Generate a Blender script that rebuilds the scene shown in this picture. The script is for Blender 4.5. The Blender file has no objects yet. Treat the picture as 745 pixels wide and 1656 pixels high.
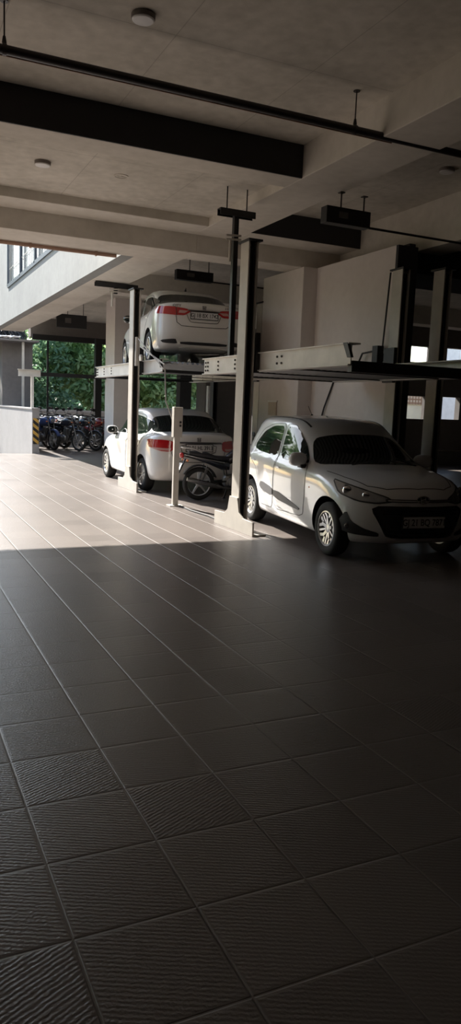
import bpy, bmesh, math, random
from mathutils import Vector, Matrix, noise
from mathutils.bvhtree import BVHTree
from mathutils.geometry import delaunay_2d_cdt
from math import sin, cos, pi, radians as RAD
SC = bpy.context.scene
C = SC.collection
random.seed(7)

# ------------------------------------------------------------------ camera
CAM_H = 1.38
cam_d = bpy.data.cameras.new('camera')
cam_d.sensor_fit = 'VERTICAL'; cam_d.sensor_height = 36.0; cam_d.lens = 1208.5 * 36 / 1656
cam_d.clip_start = 0.05; cam_d.clip_end = 300
cam = bpy.data.objects.new('camera', cam_d); C.objects.link(cam)
Rw = ((0.9074024, -0.02236593, 0.41966732), (-0.41846508, -0.14035096, 0.89732301), (0.03883125, -0.98984917, -0.13671416))
m = Matrix([[Rw[i][0], -Rw[i][1], -Rw[i][2]] for i in range(3)]).to_4x4()
m.translation = (0, 0, CAM_H)
cam.matrix_world = m
SC.camera = cam

# ------------------------------------------------------------------ sky, sun, exposure
SUN_DIR = Vector((0.27, -1.19, -1.0)).normalized()      # the way the sunlight travels
world = bpy.data.worlds.new('sky'); SC.world = world; world.use_nodes = True
wn = world.node_tree; wn.nodes.clear()
sky = wn.nodes.new('ShaderNodeTexSky'); sky.sky_type = 'NISHITA'; sky.sun_disc = False
sky.sun_elevation = math.asin(-SUN_DIR.z); sky.sun_rotation = math.atan2(-SUN_DIR.x, -SUN_DIR.y)
sky.air_density = 1.3; sky.dust_density = 1.0
bg = wn.nodes.new('ShaderNodeBackground'); bg.inputs['Strength'].default_value = 0.27
wo = wn.nodes.new('ShaderNodeOutputWorld')
wn.links.new(sky.outputs[0], bg.inputs['Color']); wn.links.new(bg.outputs[0], wo.inputs['Surface'])
sun_d = bpy.data.lights.new('sun', 'SUN'); sun_d.energy = 11.8; sun_d.angle = RAD(0.6); sun_d.color = (1.0, 0.94, 0.86)
sun = bpy.data.objects.new('sun', sun_d); C.objects.link(sun)
sun.rotation_euler = SUN_DIR.to_track_quat('-Z', 'Y').to_euler(); sun.location = (0, 15, 20)
vs = SC.view_settings
SC.display_settings.display_device = 'sRGB'
vs.view_transform = 'Standard'; vs.look = 'None'; vs.gamma = 1.0; vs.use_curve_mapping = False
vs.exposure = 0.42
SC.cycles.max_bounces = 12; SC.cycles.diffuse_bounces = 7; SC.cycles.glossy_bounces = 4
SC.cycles.caustics_reflective = False; SC.cycles.caustics_refractive = False
SC.cycles.use_denoising = True

# ------------------------------------------------------------------ materials
def newmat(name):
    mt = bpy.data.materials.new(name); mt.use_nodes = True
    nt = mt.node_tree; b = nt.nodes['Principled BSDF']
    return mt, nt, b
def N(nt, kind, **kw):
    n = nt.nodes.new(kind)
    for k, v in kw.items():
        if k in n.inputs.keys() if isinstance(k, str) else False: n.inputs[k].default_value = v
        else: setattr(n, k, v)
    return n
def mat(name, col, rough=0.5, metal=0.0, coat=0.0, spec=0.5, var=0.06, nscale=6.0, bump=0.0, bscale=60.0, emit=None):
    mt, nt, b = newmat(name); L = nt.links
    b.inputs['Roughness'].default_value = rough; b.inputs['Metallic'].default_value = metal
    b.inputs['Coat Weight'].default_value = coat; b.inputs['Coat Roughness'].default_value = 0.04
    b.inputs['Specular IOR Level'].default_value = spec
    tc = N(nt, 'ShaderNodeTexCoord'); nz = N(nt, 'ShaderNodeTexNoise'); nz.inputs['Scale'].default_value = nscale; nz.inputs['Detail'].default_value = 4
    L.new(tc.outputs['Object'], nz.inputs['Vector'])
    cr = N(nt, 'ShaderNodeValToRGB')
    cr.color_ramp.elements[0].position = .3; cr.color_ramp.elements[1].position = .7
    cr.color_ramp.elements[0].color = tuple(c * (1 - var) for c in col) + (1,)
    cr.color_ramp.elements[1].color = tuple(min(1, c * (1 + var)) for c in col) + (1,)
    L.new(nz.outputs['Fac'], cr.inputs['Fac']); L.new(cr.outputs['Color'], b.inputs['Base Color'])
    if bump:
        n2 = N(nt, 'ShaderNodeTexNoise'); n2.inputs['Scale'].default_value = bscale; n2.inputs['Detail'].default_value = 3
        L.new(tc.outputs['Object'], n2.inputs['Vector'])
        bp = N(nt, 'ShaderNodeBump'); bp.inputs['Strength'].default_value = bump; bp.inputs['Distance'].default_value = .01
        L.new(n2.outputs['Fac'], bp.inputs['Height']); L.new(bp.outputs['Normal'], b.inputs['Normal'])
    return mt
def math_n(nt, op, a, bb=None, clamp=False):
    n = nt.nodes.new('ShaderNodeMath'); n.operation = op; n.use_clamp = clamp
    for i, v in enumerate((a, bb)):
        if v is None: continue
        if isinstance(v, (int, float)): n.inputs[i].default_value = v
        else: nt.links.new(v, n.inputs[i])
    return n.outputs[0]

def floor_material():
    mt, nt, b = newmat('ribbed_floor_tile'); L = nt.links
    tc = N(nt, 'ShaderNodeTexCoord'); sep = N(nt, 'ShaderNodeSeparateXYZ'); L.new(tc.outputs['Object'], sep.inputs[0])
    S = 0.34780
    u = math_n(nt, 'DIVIDE', math_n(nt, 'SUBTRACT', sep.outputs['X'], 0.4184 - 40 * S), S)
    v = math_n(nt, 'DIVIDE', math_n(nt, 'SUBTRACT', sep.outputs['Y'], 1.7550 - 40 * S), S)
    fu = math_n(nt, 'FRACT', u); fv = math_n(nt, 'FRACT', v)
    iu = math_n(nt, 'FLOOR', u); iv = math_n(nt, 'FLOOR', v)
    du = math_n(nt, 'ABSOLUTE', math_n(nt, 'SUBTRACT', fu, .5)); dv = math_n(nt, 'ABSOLUTE', math_n(nt, 'SUBTRACT', fv, .5))
    def edge(x, w0, w1):
        r = N(nt, 'ShaderNodeMapRange'); r.inputs['From Min'].default_value = w0; r.inputs['From Max'].default_value = w1
        L.new(x, r.inputs['Value']); return r.outputs[0]
    mx = math_n(nt, 'MAXIMUM', du, dv)
    joint = edge(mx, .486, .494)                        # thin joint
    bevel = edge(mx, .462, .490)                        # smooth rim of every tile
    # tile id noise
    cmb = N(nt, 'ShaderNodeCombineXYZ'); L.new(iu, cmb.inputs[0]); L.new(iv, cmb.inputs[1])
    wn_ = N(nt, 'ShaderNodeTexWhiteNoise', noise_dimensions='2D'); L.new(cmb.outputs[0], wn_.inputs['Vector'])
    # ribs, running one way or the other from tile to tile
    par = math_n(nt, 'GREATER_THAN', wn_.outputs['Value'], .12)
    sgn = math_n(nt, 'SUBTRACT', math_n(nt, 'MULTIPLY', par, 2.0), 1.0)
    nz = N(nt, 'ShaderNodeTexNoise'); nz.inputs['Scale'].default_value = 40; nz.inputs['Detail'].default_value = 2
    L.new(tc.outputs['Object'], nz.inputs['Vector'])
    ph = math_n(nt, 'ADD', math_n(nt, 'MULTIPLY', fu, 62.0), math_n(nt, 'MULTIPLY', math_n(nt, 'MULTIPLY', fv, 128.0), sgn))
    ph = math_n(nt, 'ADD', ph, math_n(nt, 'MULTIPLY', nz.outputs['Fac'], 4.5))
    rib = math_n(nt, 'SINE', ph)
    n3 = N(nt, 'ShaderNodeTexNoise'); n3.inputs['Scale'].default_value = 120; n3.inputs['Detail'].default_value = 3
    L.new(tc.outputs['Object'], n3.inputs['Vector'])
    inside = math_n(nt, 'SUBTRACT', 1.0, bevel)
    hgt = math_n(nt, 'MULTIPLY', math_n(nt, 'ADD', math_n(nt, 'MULTIPLY', rib, .34), math_n(nt, 'MULTIPLY', n3.outputs['Fac'], 1.7)), inside)
    hgt = math_n(nt, 'SUBTRACT', hgt, math_n(nt, 'MULTIPLY', joint, 1.9))
    bp = N(nt, 'ShaderNodeBump'); bp.inputs['Strength'].default_value = .7; bp.inputs['Distance'].default_value = .0013
    L.new(hgt, bp.inputs['Height']); L.new(bp.outputs['Normal'], b.inputs['Normal'])
    # colours: beige grey stone, blotches, joint a bit paler
    n4 = N(nt, 'ShaderNodeTexNoise'); n4.inputs['Scale'].default_value = .7; n4.inputs['Detail'].default_value = 5
    L.new(tc.outputs['Object'], n4.inputs['Vector'])
    cr = N(nt, 'ShaderNodeValToRGB'); e = cr.color_ramp.elements
    e[0].position = .25; e[0].color = (.122, .105, .096, 1); e[1].position = .75; e[1].color = (.182, .156, .141, 1)
    mixv = math_n(nt, 'ADD', math_n(nt, 'MULTIPLY', n4.outputs['Fac'], .75), math_n(nt, 'MULTIPLY', wn_.outputs['Value'], .25))
    L.new(mixv, cr.inputs['Fac'])
    mj = N(nt, 'ShaderNodeMix', data_type='RGBA'); L.new(math_n(nt, 'MULTIPLY', joint, .35), mj.inputs['Factor'])
    L.new(cr.outputs['Color'], mj.inputs[6]); mj.inputs[7].default_value = (.21, .19, .18, 1)
    L.new(mj.outputs[2], b.inputs['Base Color'])
    b.inputs['Roughness'].default_value = .31; b.inputs['Specular IOR Level'].default_value = .7
    return mt

def concrete_material(name, c0, c1, streak=.5, form=True):
    mt, nt, b = newmat(name); L = nt.links
    tc = N(nt, 'ShaderNodeTexCoord')
    n1 = N(nt, 'ShaderNodeTexNoise'); n1.inputs['Scale'].default_value = .8; n1.inputs['Detail'].default_value = 8; n1.inputs['Roughness'].default_value = .65
    n2 = N(nt, 'ShaderNodeTexNoise'); n2.inputs['Scale'].default_value = 9; n2.inputs['Detail'].default_value = 6
    L.new(tc.outputs['Object'], n1.inputs['Vector']); L.new(tc.outputs['Object'], n2.inputs['Vector'])
    v = math_n(nt, 'ADD', math_n(nt, 'MULTIPLY', n1.outputs['Fac'], .7), math_n(nt, 'MULTIPLY', n2.outputs['Fac'], .3))
    cr = N(nt, 'ShaderNodeValToRGB'); e = cr.color_ramp.elements
    e[0].position = .36; e[0].color = tuple(c0) + (1,); e[1].position = .64; e[1].color = tuple(c1) + (1,)
    L.new(v, cr.inputs['Fac']); out = cr.outputs['Color']
    if form:   # seams the plywood formwork left
        sep = N(nt, 'ShaderNodeSeparateXYZ'); L.new(tc.outputs['Object'], sep.inputs[0])
        fx = math_n(nt, 'ABSOLUTE', math_n(nt, 'SUBTRACT', math_n(nt, 'FRACT', math_n(nt, 'ADD', math_n(nt, 'DIVIDE', sep.outputs['X'], 1.22), 40.27)), .5))
        fy = math_n(nt, 'ABSOLUTE', math_n(nt, 'SUBTRACT', math_n(nt, 'FRACT', math_n(nt, 'ADD', math_n(nt, 'DIVIDE', sep.outputs['Y'], 2.44), 40.61)), .5))
        s1 = math_n(nt, 'GREATER_THAN', fx, .4965); s2 = math_n(nt, 'GREATER_THAN', fy, .4982)
        s = math_n(nt, 'MULTIPLY', math_n(nt, 'MAXIMUM', s1, s2), .28)
        mj = N(nt, 'ShaderNodeMix', data_type='RGBA'); L.new(s, mj.inputs['Factor']); L.new(out, mj.inputs[6]); mj.inputs[7].default_value = (.12, .10, .08, 1)
        out = mj.outputs[2]
    L.new(out, b.inputs['Base Color']); b.inputs['Roughness'].default_value = .85; b.inputs['Specular IOR Level'].default_value = .25
    bp = N(nt, 'ShaderNodeBump'); bp.inputs['Strength'].default_value = .35; bp.inputs['Distance'].default_value = .006
    L.new(n2.outputs['Fac'], bp.inputs['Height']); L.new(bp.outputs['Normal'], b.inputs['Normal'])
    return mt

def leaf_material(name, c0, c1):
    mt, nt, b = newmat(name); L = nt.links
    oi = N(nt, 'ShaderNodeTexCoord'); nz = N(nt, 'ShaderNodeTexNoise'); nz.inputs['Scale'].default_value = 2.2; nz.inputs['Detail'].default_value = 3
    L.new(oi.outputs['Object'], nz.inputs['Vector'])
    cr = N(nt, 'ShaderNodeValToRGB'); e = cr.color_ramp.elements
    e[0].position = .35; e[0].color = tuple(c0) + (1,); e[1].position = .65; e[1].color = tuple(c1) + (1,)
    L.new(nz.outputs['Fac'], cr.inputs['Fac']); L.new(cr.outputs['Color'], b.inputs['Base Color'])
    b.inputs['Roughness'].default_value = .5
    tr = N(nt, 'ShaderNodeBsdfTranslucent'); L.new(cr.outputs['Color'], tr.inputs['Color'])
    ms = N(nt, 'ShaderNodeMixShader'); ms.inputs[0].default_value = .45
    out = nt.nodes['Material Output']
    L.new(b.outputs[0], ms.inputs[1]); L.new(tr.outputs[0], ms.inputs[2]); L.new(ms.outputs[0], out.inputs['Surface'])
    return mt

def hazard_material():
    mt, nt, b = newmat('hazard_stripes'); L = nt.links
    tc = N(nt, 'ShaderNodeTexCoord'); sep = N(nt, 'ShaderNodeSeparateXYZ'); L.new(tc.outputs['Object'], sep.inputs[0])
    v = math_n(nt, 'FRACT', math_n(nt, 'MULTIPLY', math_n(nt, 'ADD', math_n(nt, 'MULTIPLY', sep.outputs['X'], .8), sep.outputs['Z']), 5.4))
    g = math_n(nt, 'GREATER_THAN', v, .5)
    mj = N(nt, 'ShaderNodeMix', data_type='RGBA'); L.new(g, mj.inputs['Factor']); mj.inputs[6].default_value = (.02, .02, .02, 1); mj.inputs[7].default_value = (.62, .38, .08, 1)
    L.new(mj.outputs[2], b.inputs['Base Color']); b.inputs['Roughness'].default_value = .6
    return mt

def lattice_material():
    mt, nt, b = newmat('brown_lattice'); L = nt.links
    tc = N(nt, 'ShaderNodeTexCoord'); sep = N(nt, 'ShaderNodeSeparateXYZ'); L.new(tc.outputs['Object'], sep.inputs[0])
    a = math_n(nt, 'FRACT', math_n(nt, 'MULTIPLY', sep.outputs['X'], 7.0)); c = math_n(nt, 'FRACT', math_n(nt, 'MULTIPLY', sep.outputs['Z'], 7.0))
    g = math_n(nt, 'MULTIPLY', math_n(nt, 'GREATER_THAN', a, .35), math_n(nt, 'GREATER_THAN', c, .35))
    mj = N(nt, 'ShaderNodeMix', data_type='RGBA'); L.new(g, mj.inputs['Factor']); mj.inputs[6].default_value = (.30, .17, .10, 1); mj.inputs[7].default_value = (.62, .48, .34, 1)
    L.new(mj.outputs[2], b.inputs['Base Color']); b.inputs['Roughness'].default_value = .8
    return mt

M = {}
M['floor'] = floor_material()
M['concrete'] = concrete_material('bare_concrete', (.50, .475, .415), (.76, .72, .645))
M['beamconc'] = concrete_material('beam_concrete', (.60, .565, .50), (.76, .72, .65), form=False)
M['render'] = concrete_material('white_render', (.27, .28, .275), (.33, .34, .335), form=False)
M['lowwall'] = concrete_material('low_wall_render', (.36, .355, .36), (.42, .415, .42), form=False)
M['plaster'] = concrete_material('pale_plaster', (.70, .65, .62), (.78, .73, .70), form=False)
M['plaster_darkened'] = concrete_material('darkened_plaster', (.20, .19, .19), (.26, .245, .24), form=False)  # plaster darkened to hold the pier's shade; the canopy slab shares it
M['darkwall'] = mat('near_black', (.035, .035, .038), .8)
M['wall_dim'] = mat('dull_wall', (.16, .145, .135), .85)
M['cream'] = mat('cream_wall', (.82, .74, .55), .8, nscale=3)
M['white_sheet'] = mat('white_sheet', (.86, .85, .84), .7)
M['ground'] = mat('earth', (.22, .18, .13), .95, bump=.4, nscale=2)
M['asphalt'] = mat('ramp_concrete', (.34, .31, .28), .9, bump=.3)
M['steel'] = mat('grey_painted_steel', (.56, .53, .48), .5, metal=.0, var=.10, nscale=4)
M['white_steel'] = mat('white_painted_steel', (.78, .76, .72), .45, var=.10, nscale=5)
M['darksteel'] = mat('dark_steel', (.03, .03, .032), .5, metal=.4)
M['galv'] = mat('galvanised_sheet', (.15, .145, .14), .6, metal=.2, nscale=3, var=.15)
M['pipe'] = mat('black_pipe', (.035, .028, .028), .5, metal=.2)
M['rustpipe'] = mat('pinkish_conduit', (.42, .27, .20), .6)
M['bolt'] = mat('dark_bolt', (.05, .045, .04), .5, metal=.6)
M['black'] = mat('black_plastic', (.018, .018, .02), .55)
M['blackgloss'] = mat('black_gloss', (.01, .01, .012), .15, coat=.6)
M['cable'] = mat('black_cable', (.02, .02, .022), .6)
M['rope'] = mat('grey_cable', (.45, .43, .40), .6)
M['rubber'] = mat('tyre_rubber', (.022, .022, .022), .85, bump=.2)
M['alloy'] = mat('alloy_wheel', (.55, .55, .56), .32, metal=.75)
M['chrome'] = mat('chrome', (.75, .75, .76), .15, metal=1.0)
M['glass'] = mat('tinted_glass', (.012, .016, .015), .03, coat=0.0, spec=.6)
M['lamp_glass'] = mat('headlamp_lens', (.30, .31, .33), .08, metal=.55, coat=1.0)
M['tail_red'] = mat('red_lens', (.45, .012, .016), .15, coat=1.0)
M['tail_pale'] = mat('clear_red_lens', (.62, .35, .33), .2, coat=.8)
M['amber'] = mat('amber_lens', (.75, .22, .06), .2, coat=.7)
M['paint_white'] = mat('white_car_paint', (.82, .815, .80), .34, coat=1.0, var=.01)
M['paint_pearl'] = mat('pearl_white_paint', (.83, .82, .79), .34, coat=1.0, var=.01)
M['paint_silver'] = mat('silver_white_paint', (.80, .805, .82), .32, metal=.0, coat=1.0, var=.01)
M['grey_trim'] = mat('grey_side_trim', (.10, .10, .11), .5)
M['plate'] = mat('number_plate_white', (.72, .72, .72), .5)
M['ink'] = mat('black_lettering', (.02, .02, .02), .5)
M['badge'] = mat('badge_grey', (.16, .15, .15), .3, metal=.7)
M['lamp_rim'] = mat('lamp_rim', (.20, .17, .15), .5)
M['diffuser'] = mat('white_diffuser', (.78, .77, .76), .4)
M['red'] = mat('red_paint', (.45, .02, .02), .3, coat=.5)
M['darkred'] = mat('maroon_paint', (.20, .02, .025), .3, coat=.5)
M['blue'] = mat('blue_paint', (.06, .10, .26), .3, coat=.5)
M['bikeblack'] = mat('bike_black_paint', (.012, .014, .022), .25, coat=.8)
M['seat'] = mat('seat_vinyl', (.018, .018, .022), .6, bump=.1)
M['engine'] = mat('engine_metal', (.22, .22, .22), .4, metal=.8)
M['hazard'] = hazard_material()
M['lattice'] = lattice_material()
M['leaf'] = leaf_material('leaf_green', (.17, .30, .12), (.42, .56, .28))
M['leaf_dark'] = leaf_material('leaf_dark_green', (.09, .19, .11), (.24, .38, .22))
M['bark'] = mat('bark', (.10, .075, .05), .9, bump=.6, nscale=12)
M['windowglass'] = mat('window_glass', (.32, .36, .37), .08, coat=1.0)
M['frame_blue'] = mat('blue_grey_frame', (.05, .07, .10), .5)
M['cardboard'] = mat('notice_paper', (.55, .46, .38), .8)

# ------------------------------------------------------------------ mesh helpers
class MB:
    def __init__(s): s.v = []; s.f = []
    def add(s, vs, fs):
        n = len(s.v); s.v += [tuple(v) for v in vs]; s.f += [tuple(i + n for i in f) for f in fs]; return s
    def box(s, x0, x1, y0, y1, z0, z1):
        return s.add([(x0,y0,z0),(x1,y0,z0),(x1,y1,z0),(x0,y1,z0),(x0,y0,z1),(x1,y0,z1),(x1,y1,z1),(x0,y1,z1)],
                     [(0,3,2,1),(4,5,6,7),(0,1,5,4),(1,2,6,5),(2,3,7,6),(3,0,4,7)])
    def prism(s, poly, axis, a, b):
        """poly of 2D points extruded along an axis from a to b; axis x: (y,z), y: (x,z), z: (x,y)"""
        n = len(poly)
        def P(p, t):
            return (t, p[0], p[1]) if axis == 'x' else (p[0], t, p[1]) if axis == 'y' else (p[0], p[1], t)
        vs = [P(p, a) for p in poly] + [P(p, b) for p in poly]
        fs = [tuple(range(n))[::-1], tuple(range(n, 2 * n))] + [(i, (i + 1) % n, n + (i + 1) % n, n + i) for i in range(n)]
        return s.add(vs, fs)
    def tube(s, pts, r, seg=10, caps=True):
        pts = [Vector(p) for p in pts]; rs = r if isinstance(r, (list, tuple)) else [r] * len(pts)
        n = len(pts); up = Vector((0, 0, 1)); vs = []; prev = None
        for i, p in enumerate(pts):
            t = (pts[min(i + 1, n - 1)] - pts[max(i - 1, 0)])
            t = t.normalized() if t.length > 1e-9 else Vector((0, 0, 1))
            if prev is None:
                a = t.cross(up) if abs(t.dot(up)) < .95 else t.cross(Vector((1, 0, 0)))
            else: a = prev - t * prev.dot(t)
            a.normalize(); prev = a; b = t.cross(a)
            for k in range(seg):
                an = 2 * pi * k / seg; vs.append(p + (a * cos(an) + b * sin(an)) * rs[i])
        fs = [(i * seg + k, i * seg + (k + 1) % seg, (i + 1) * seg + (k + 1) % seg, (i + 1) * seg + k) for i in range(n - 1) for k in range(seg)]
        if caps: fs += [tuple(range(seg))[::-1], tuple(range((n - 1) * seg, n * seg))]
        return s.add(vs, fs)
    def lathe(s, prof, center, axis='z', seg=32):
        """prof: (radius, height) pairs turned about the axis through center"""
        c = Vector(center); vs = []
        for r, hh in prof:
            for k in range(seg):
                a = 2 * pi * k / seg; u, w = r * cos(a), r * sin(a)
                vs.append(c + Vector((hh, u, w) if axis == 'x' else (w, hh, u) if axis == 'y' else (u, w, hh)))
        n = len(prof)
        fs = [(i * seg + k, i * seg + (k + 1) % seg, (i + 1) * seg + (k + 1) % seg, (i + 1) * seg + k) for i in range(n - 1) for k in range(seg)]
        if prof[0][0] > 1e-4: fs.append(tuple(range(seg))[::-1])
        if prof[-1][0] > 1e-4: fs.append(tuple(range((n - 1) * seg, n * seg)))
        return s.add(vs, fs)
    def ellipsoid(s, c, r, seg=16, rings=10, p=2.0, rot=None):
        c = Vector(c); vs = []
        sp = lambda v: math.copysign(abs(v) ** (2 / p), v)
        for i in range(rings + 1):
            ph = -pi / 2 + pi * i / rings
            for k in range(seg):
                th = 2 * pi * k / seg
                v = Vector((r[0] * sp(cos(ph)) * sp(cos(th)), r[1] * sp(cos(ph)) * sp(sin(th)), r[2] * sp(sin(ph))))
                if rot: v = rot @ v
                vs.append(c + v)
        fs = [(i * seg + k, i * seg + (k + 1) % seg, (i + 1) * seg + (k + 1) % seg, (i + 1) * seg + k) for i in range(rings) for k in range(seg)]
        return s.add(vs, fs)
    def loft(s, rings, caps=True):
        n = len(rings[0]); vs = [p for r in rings for p in r]
        fs = [(i * n + k, i * n + (k + 1) % n, (i + 1) * n + (k + 1) % n, (i + 1) * n + k) for i in range(len(rings) - 1) for k in range(n)]
        if caps: fs += [tuple(range(n))[::-1], tuple(range((len(rings) - 1) * n, len(rings) * n))]
        return s.add(vs, fs)
    def mesh(s, name, smooth=True, weld=True):
        bm = bmesh.new()
        vv = [bm.verts.new(v) for v in s.v]
        for f in s.f:
            try: bm.faces.new([vv[i] for i in f])
            except ValueError: pass
        if weld: bmesh.ops.remove_doubles(bm, verts=bm.verts, dist=1e-5)
        bmesh.ops.recalc_face_normals(bm, faces=bm.faces)
        me = bpy.data.meshes.new(name); bm.to_mesh(me); bm.free()
        if smooth:
            for p in me.polygons: p.use_smooth = True
            me.set_sharp_from_angle(angle=RAD(38))
        return me
    def build(s, name, m_, parent=None, smooth=True, bevel=0.0, off=None):
        me = s.mesh(name, smooth)
        if off is not None: me.transform(Matrix.Translation(off))
        me.materials.append(m_)
        o = bpy.data.objects.new(name, me); C.objects.link(o)
        if parent: o.parent = parent
        if bevel:
            b = o.modifiers.new('edges', 'BEVEL'); b.width = bevel; b.segments = 2; b.limit_method = 'ANGLE'
        return o
def thing(name, label, cat, loc=(0, 0, 0), rz=0, group=None):
    o = bpy.data.objects.new(name, None); C.objects.link(o); o.empty_display_size = .1
    o.location = loc; o.rotation_euler = (0, 0, rz); o['label'] = label; o['category'] = cat
    if group: o['group'] = group
    return o
def tag(o, label, cat, group=None, kind=None):
    o['label'] = label; o['category'] = cat
    if group: o['group'] = group
    if kind: o['kind'] = kind
    return o
def struct(o, label, cat): 
    o['kind'] = 'structure'; o['label'] = label; o['category'] = cat; return o
def children(o): return [c for c in C.objects if c.parent == o]
def copy_tree(o, parent=None, kids=None):
    if kids is None:
        kids = {}
        for c in C.objects:
            if c.parent: kids.setdefault(c.parent.name, []).append(c)
    c = o.copy(); C.objects.link(c)
    if parent: c.parent = parent
    for ch in kids.get(o.name, []): copy_tree(ch, c, kids)
    return c
def text_obj(name, body, size, m_, parent, loc, rot, depth=.001, sx=1.0):
    cu = bpy.data.curves.new(name, 'FONT'); cu.body = body; cu.size = size; cu.align_x = 'CENTER'; cu.align_y = 'CENTER'
    cu.extrude = depth; cu.offset = size * .012; cu.materials.append(m_)
    tmp = bpy.data.objects.new(name, cu); C.objects.link(tmp)
    me = bpy.data.meshes.new_from_object(tmp.evaluated_get(bpy.context.evaluated_depsgraph_get())); bpy.data.objects.remove(tmp)
    o = bpy.data.objects.new(name, me); C.objects.link(o); o.parent = parent; o.location = loc; o.rotation_euler = rot; o.scale = (sx, 1, 1)
    if not me.materials: me.materials.append(m_)
    return o

# ------------------------------------------------------------------ structure
Z_SLAB, Z_SLAB2, Z_BEAM, Z_LOW = 4.20, 3.98, 3.86, 3.60
fl = MB()
nx, ny = 34, 34
fl.add([(-9, -7, 0), (3.6, -7, 0), (3.6, 20.15, 0), (-9, 20.15, 0)], [(0, 1, 2, 3)])
fl.add([(3.6, -7, 0), (26, -7, 0), (26, 28.2, 0), (3.6, 28.2, 0)], [(0, 1, 2, 3)])
fl.add([(-9, 20.15, 0), (3.6, 20.15, 0), (3.6, 30, -1.5), (-9, 30, -1.5)], [(0, 1, 2, 3)])
struct(fl.build('floor', M['floor'], smooth=False), 'ribbed square floor tiles, sunlit beyond the shadow edge', 'floor')
g = MB().add([(-80, -40, -1.62), (80, -40, -1.62), (80, 120, -1.62), (-80, 120, -1.62)], [(0, 1, 2, 3)])
g.add([(3.6, 28.2, -.02), (40, 28.2, -.02), (40, 45, -.02), (3.6, 45, -.02)], [(0, 1, 2, 3)])
struct(g.build('ground', M['ground'], smooth=False), 'bare earth around the building', 'ground')

c = MB()
c.box(-9, 26, -7, 7.4, Z_SLAB, Z_SLAB + .3)
c.box(-9, 4.15, 7.404, 10.5, Z_SLAB2, Z_SLAB + .3)
c.box(4.15, 26, 7.4, 10.5, Z_SLAB, Z_SLAB + .3)
c.box(4.2, 12.2, 10.5, 27, Z_SLAB, Z_SLAB + .3); c.box(12.2, 26, 10.5, 17.2, Z_SLAB, Z_SLAB + .3)
struct(c.build('ceiling', M['concrete'], smooth=False), 'bare concrete slab with formwork marks', 'ceiling')
def beam(x0, x1, y0, y1, z0, z1, lab, m_=None):
    return struct(MB().box(x0, x1, y0, y1, z0, z1).build('beam', m_ or M['beamconc'], smooth=False, bevel=.008), lab, 'beam')
beam(4.15, 4.80, -7, 10.5, Z_BEAM, Z_SLAB + .1, 'wide concrete beam running away above the parked cars')
beam(-9, 4.15, 7.402, 7.78, Z_BEAM, Z_SLAB2 + .1, 'black-faced crossbeam above the tiled drive')
beam(-9, 4.15, 9.95, 10.5, Z_BEAM, Z_SLAB + .05, 'crossbeam just before the roof opening')
beam(4.80, 6.65, 9.95, 10.5, Z_BEAM, Z_SLAB + .1, 'black-faced crossbeam behind the nearer hanging box')
beam(-9, 4.2, 10.5, 11.3, Z_LOW, Z_SLAB + .5, 'edge beam along the roof opening')
beam(4.2, 6.7, 10.5, 11.0, Z_LOW, Z_SLAB + .1, 'crossbeam landing on the plastered pillar')
beam(6.65, 7.1, -7, 10.5, Z_LOW, Z_SLAB + .1, 'beam above the right plastered wall')
beam(3.5, 4.2, 11.3, 25.5, Z_LOW, Z_SLAB + .5, 'long edge beam under the white upper wall')
beam(4.2, 26, 16.0, 16.5, 3.75, Z_SLAB + .1, 'crossbeam over the rear bays')
beam(4.64, 12.2, 26.5, 27.0, 3.55, Z_SLAB + .1, 'farthest crossbeam in front of the trees', M['wall_dim'])
struct(MB().box(4.60, 9.5, 25.9, 26.05, 3.42, 3.60).build('beam', M['darksteel'], smooth=False), 'dark steel rail under the farthest crossbeam', 'beam')

struct(MB().box(-9, 4.149, 7.385, 7.402, Z_BEAM + .002, Z_SLAB - .001).build('trim_3', M['darkwall'], smooth=False), 'black front face of the crossbeam above the tiled drive', 'beam face')  # thin near-black board covering the beam's front face
struct(MB().box(4.801, 6.649, 9.935, 9.95, Z_BEAM + .002, Z_SLAB - .001).build('trim_4', M['darkwall'], smooth=False), 'black front face of the crossbeam behind the nearer hanging box', 'beam face')  # near-black board over this beam's front as well
beam(6.55, 14.0, 8.6, 9.6, 3.32, 3.70, 'added dark box filling in the darkness beyond the plastered wall', M['darkwall'])  # added near-black box standing in for the darkness beyond the wall
# upper white wall over the opening, with its window
w = MB()
WY0, WY1, WZ0, WZ1 = 15.6, 22.4, 4.55, 6.4
w.box(3.3, 3.5, 11.3, WY0, 3.6, 9.5); w.box(3.3, 3.5, WY1, 25.5, 3.6, 9.5)
w.box(3.3, 3.5, WY0, WY1, 3.6, WZ0); w.box(3.3, 3.5, WY0, WY1, WZ1, 9.5)
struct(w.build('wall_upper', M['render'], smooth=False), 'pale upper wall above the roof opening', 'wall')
f = MB()
for yy in (WY0, 18.27, 20.3, WY1): f.box(3.27, 3.34, yy - .05, yy + .05, WZ0, WZ1)
f.box(3.27, 3.34, WY0, WY1, WZ0 - .05, WZ0 + .05); f.box(3.27, 3.34, WY0, WY1, WZ1 - .05, WZ1 + .05)
wf = struct(f.build('window_1', M['frame_blue'], smooth=False), 'wide window in the pale upper wall', 'window')
gl = MB(); gl.box(3.36, 3.38, WY0, WY1, WZ0, WZ1); gl.build('pane', M['windowglass'], wf, smooth=False)
gr = MB()
for k in range(28): 
    yy = WY0 + .12 + k * .245; gr.tube([(3.32, yy, WZ0 + .04), (3.32, yy, WZ1 - .04)], .008, 6)
gr.tube([(3.32, WY0, 5.0), (3.32, WY1, 5.0)], .01, 6); gr.tube([(3.32, WY0, 5.9), (3.32, WY1, 5.9)], .01, 6)
gr.build('window_grille', M['white_steel'], wf)
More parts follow.
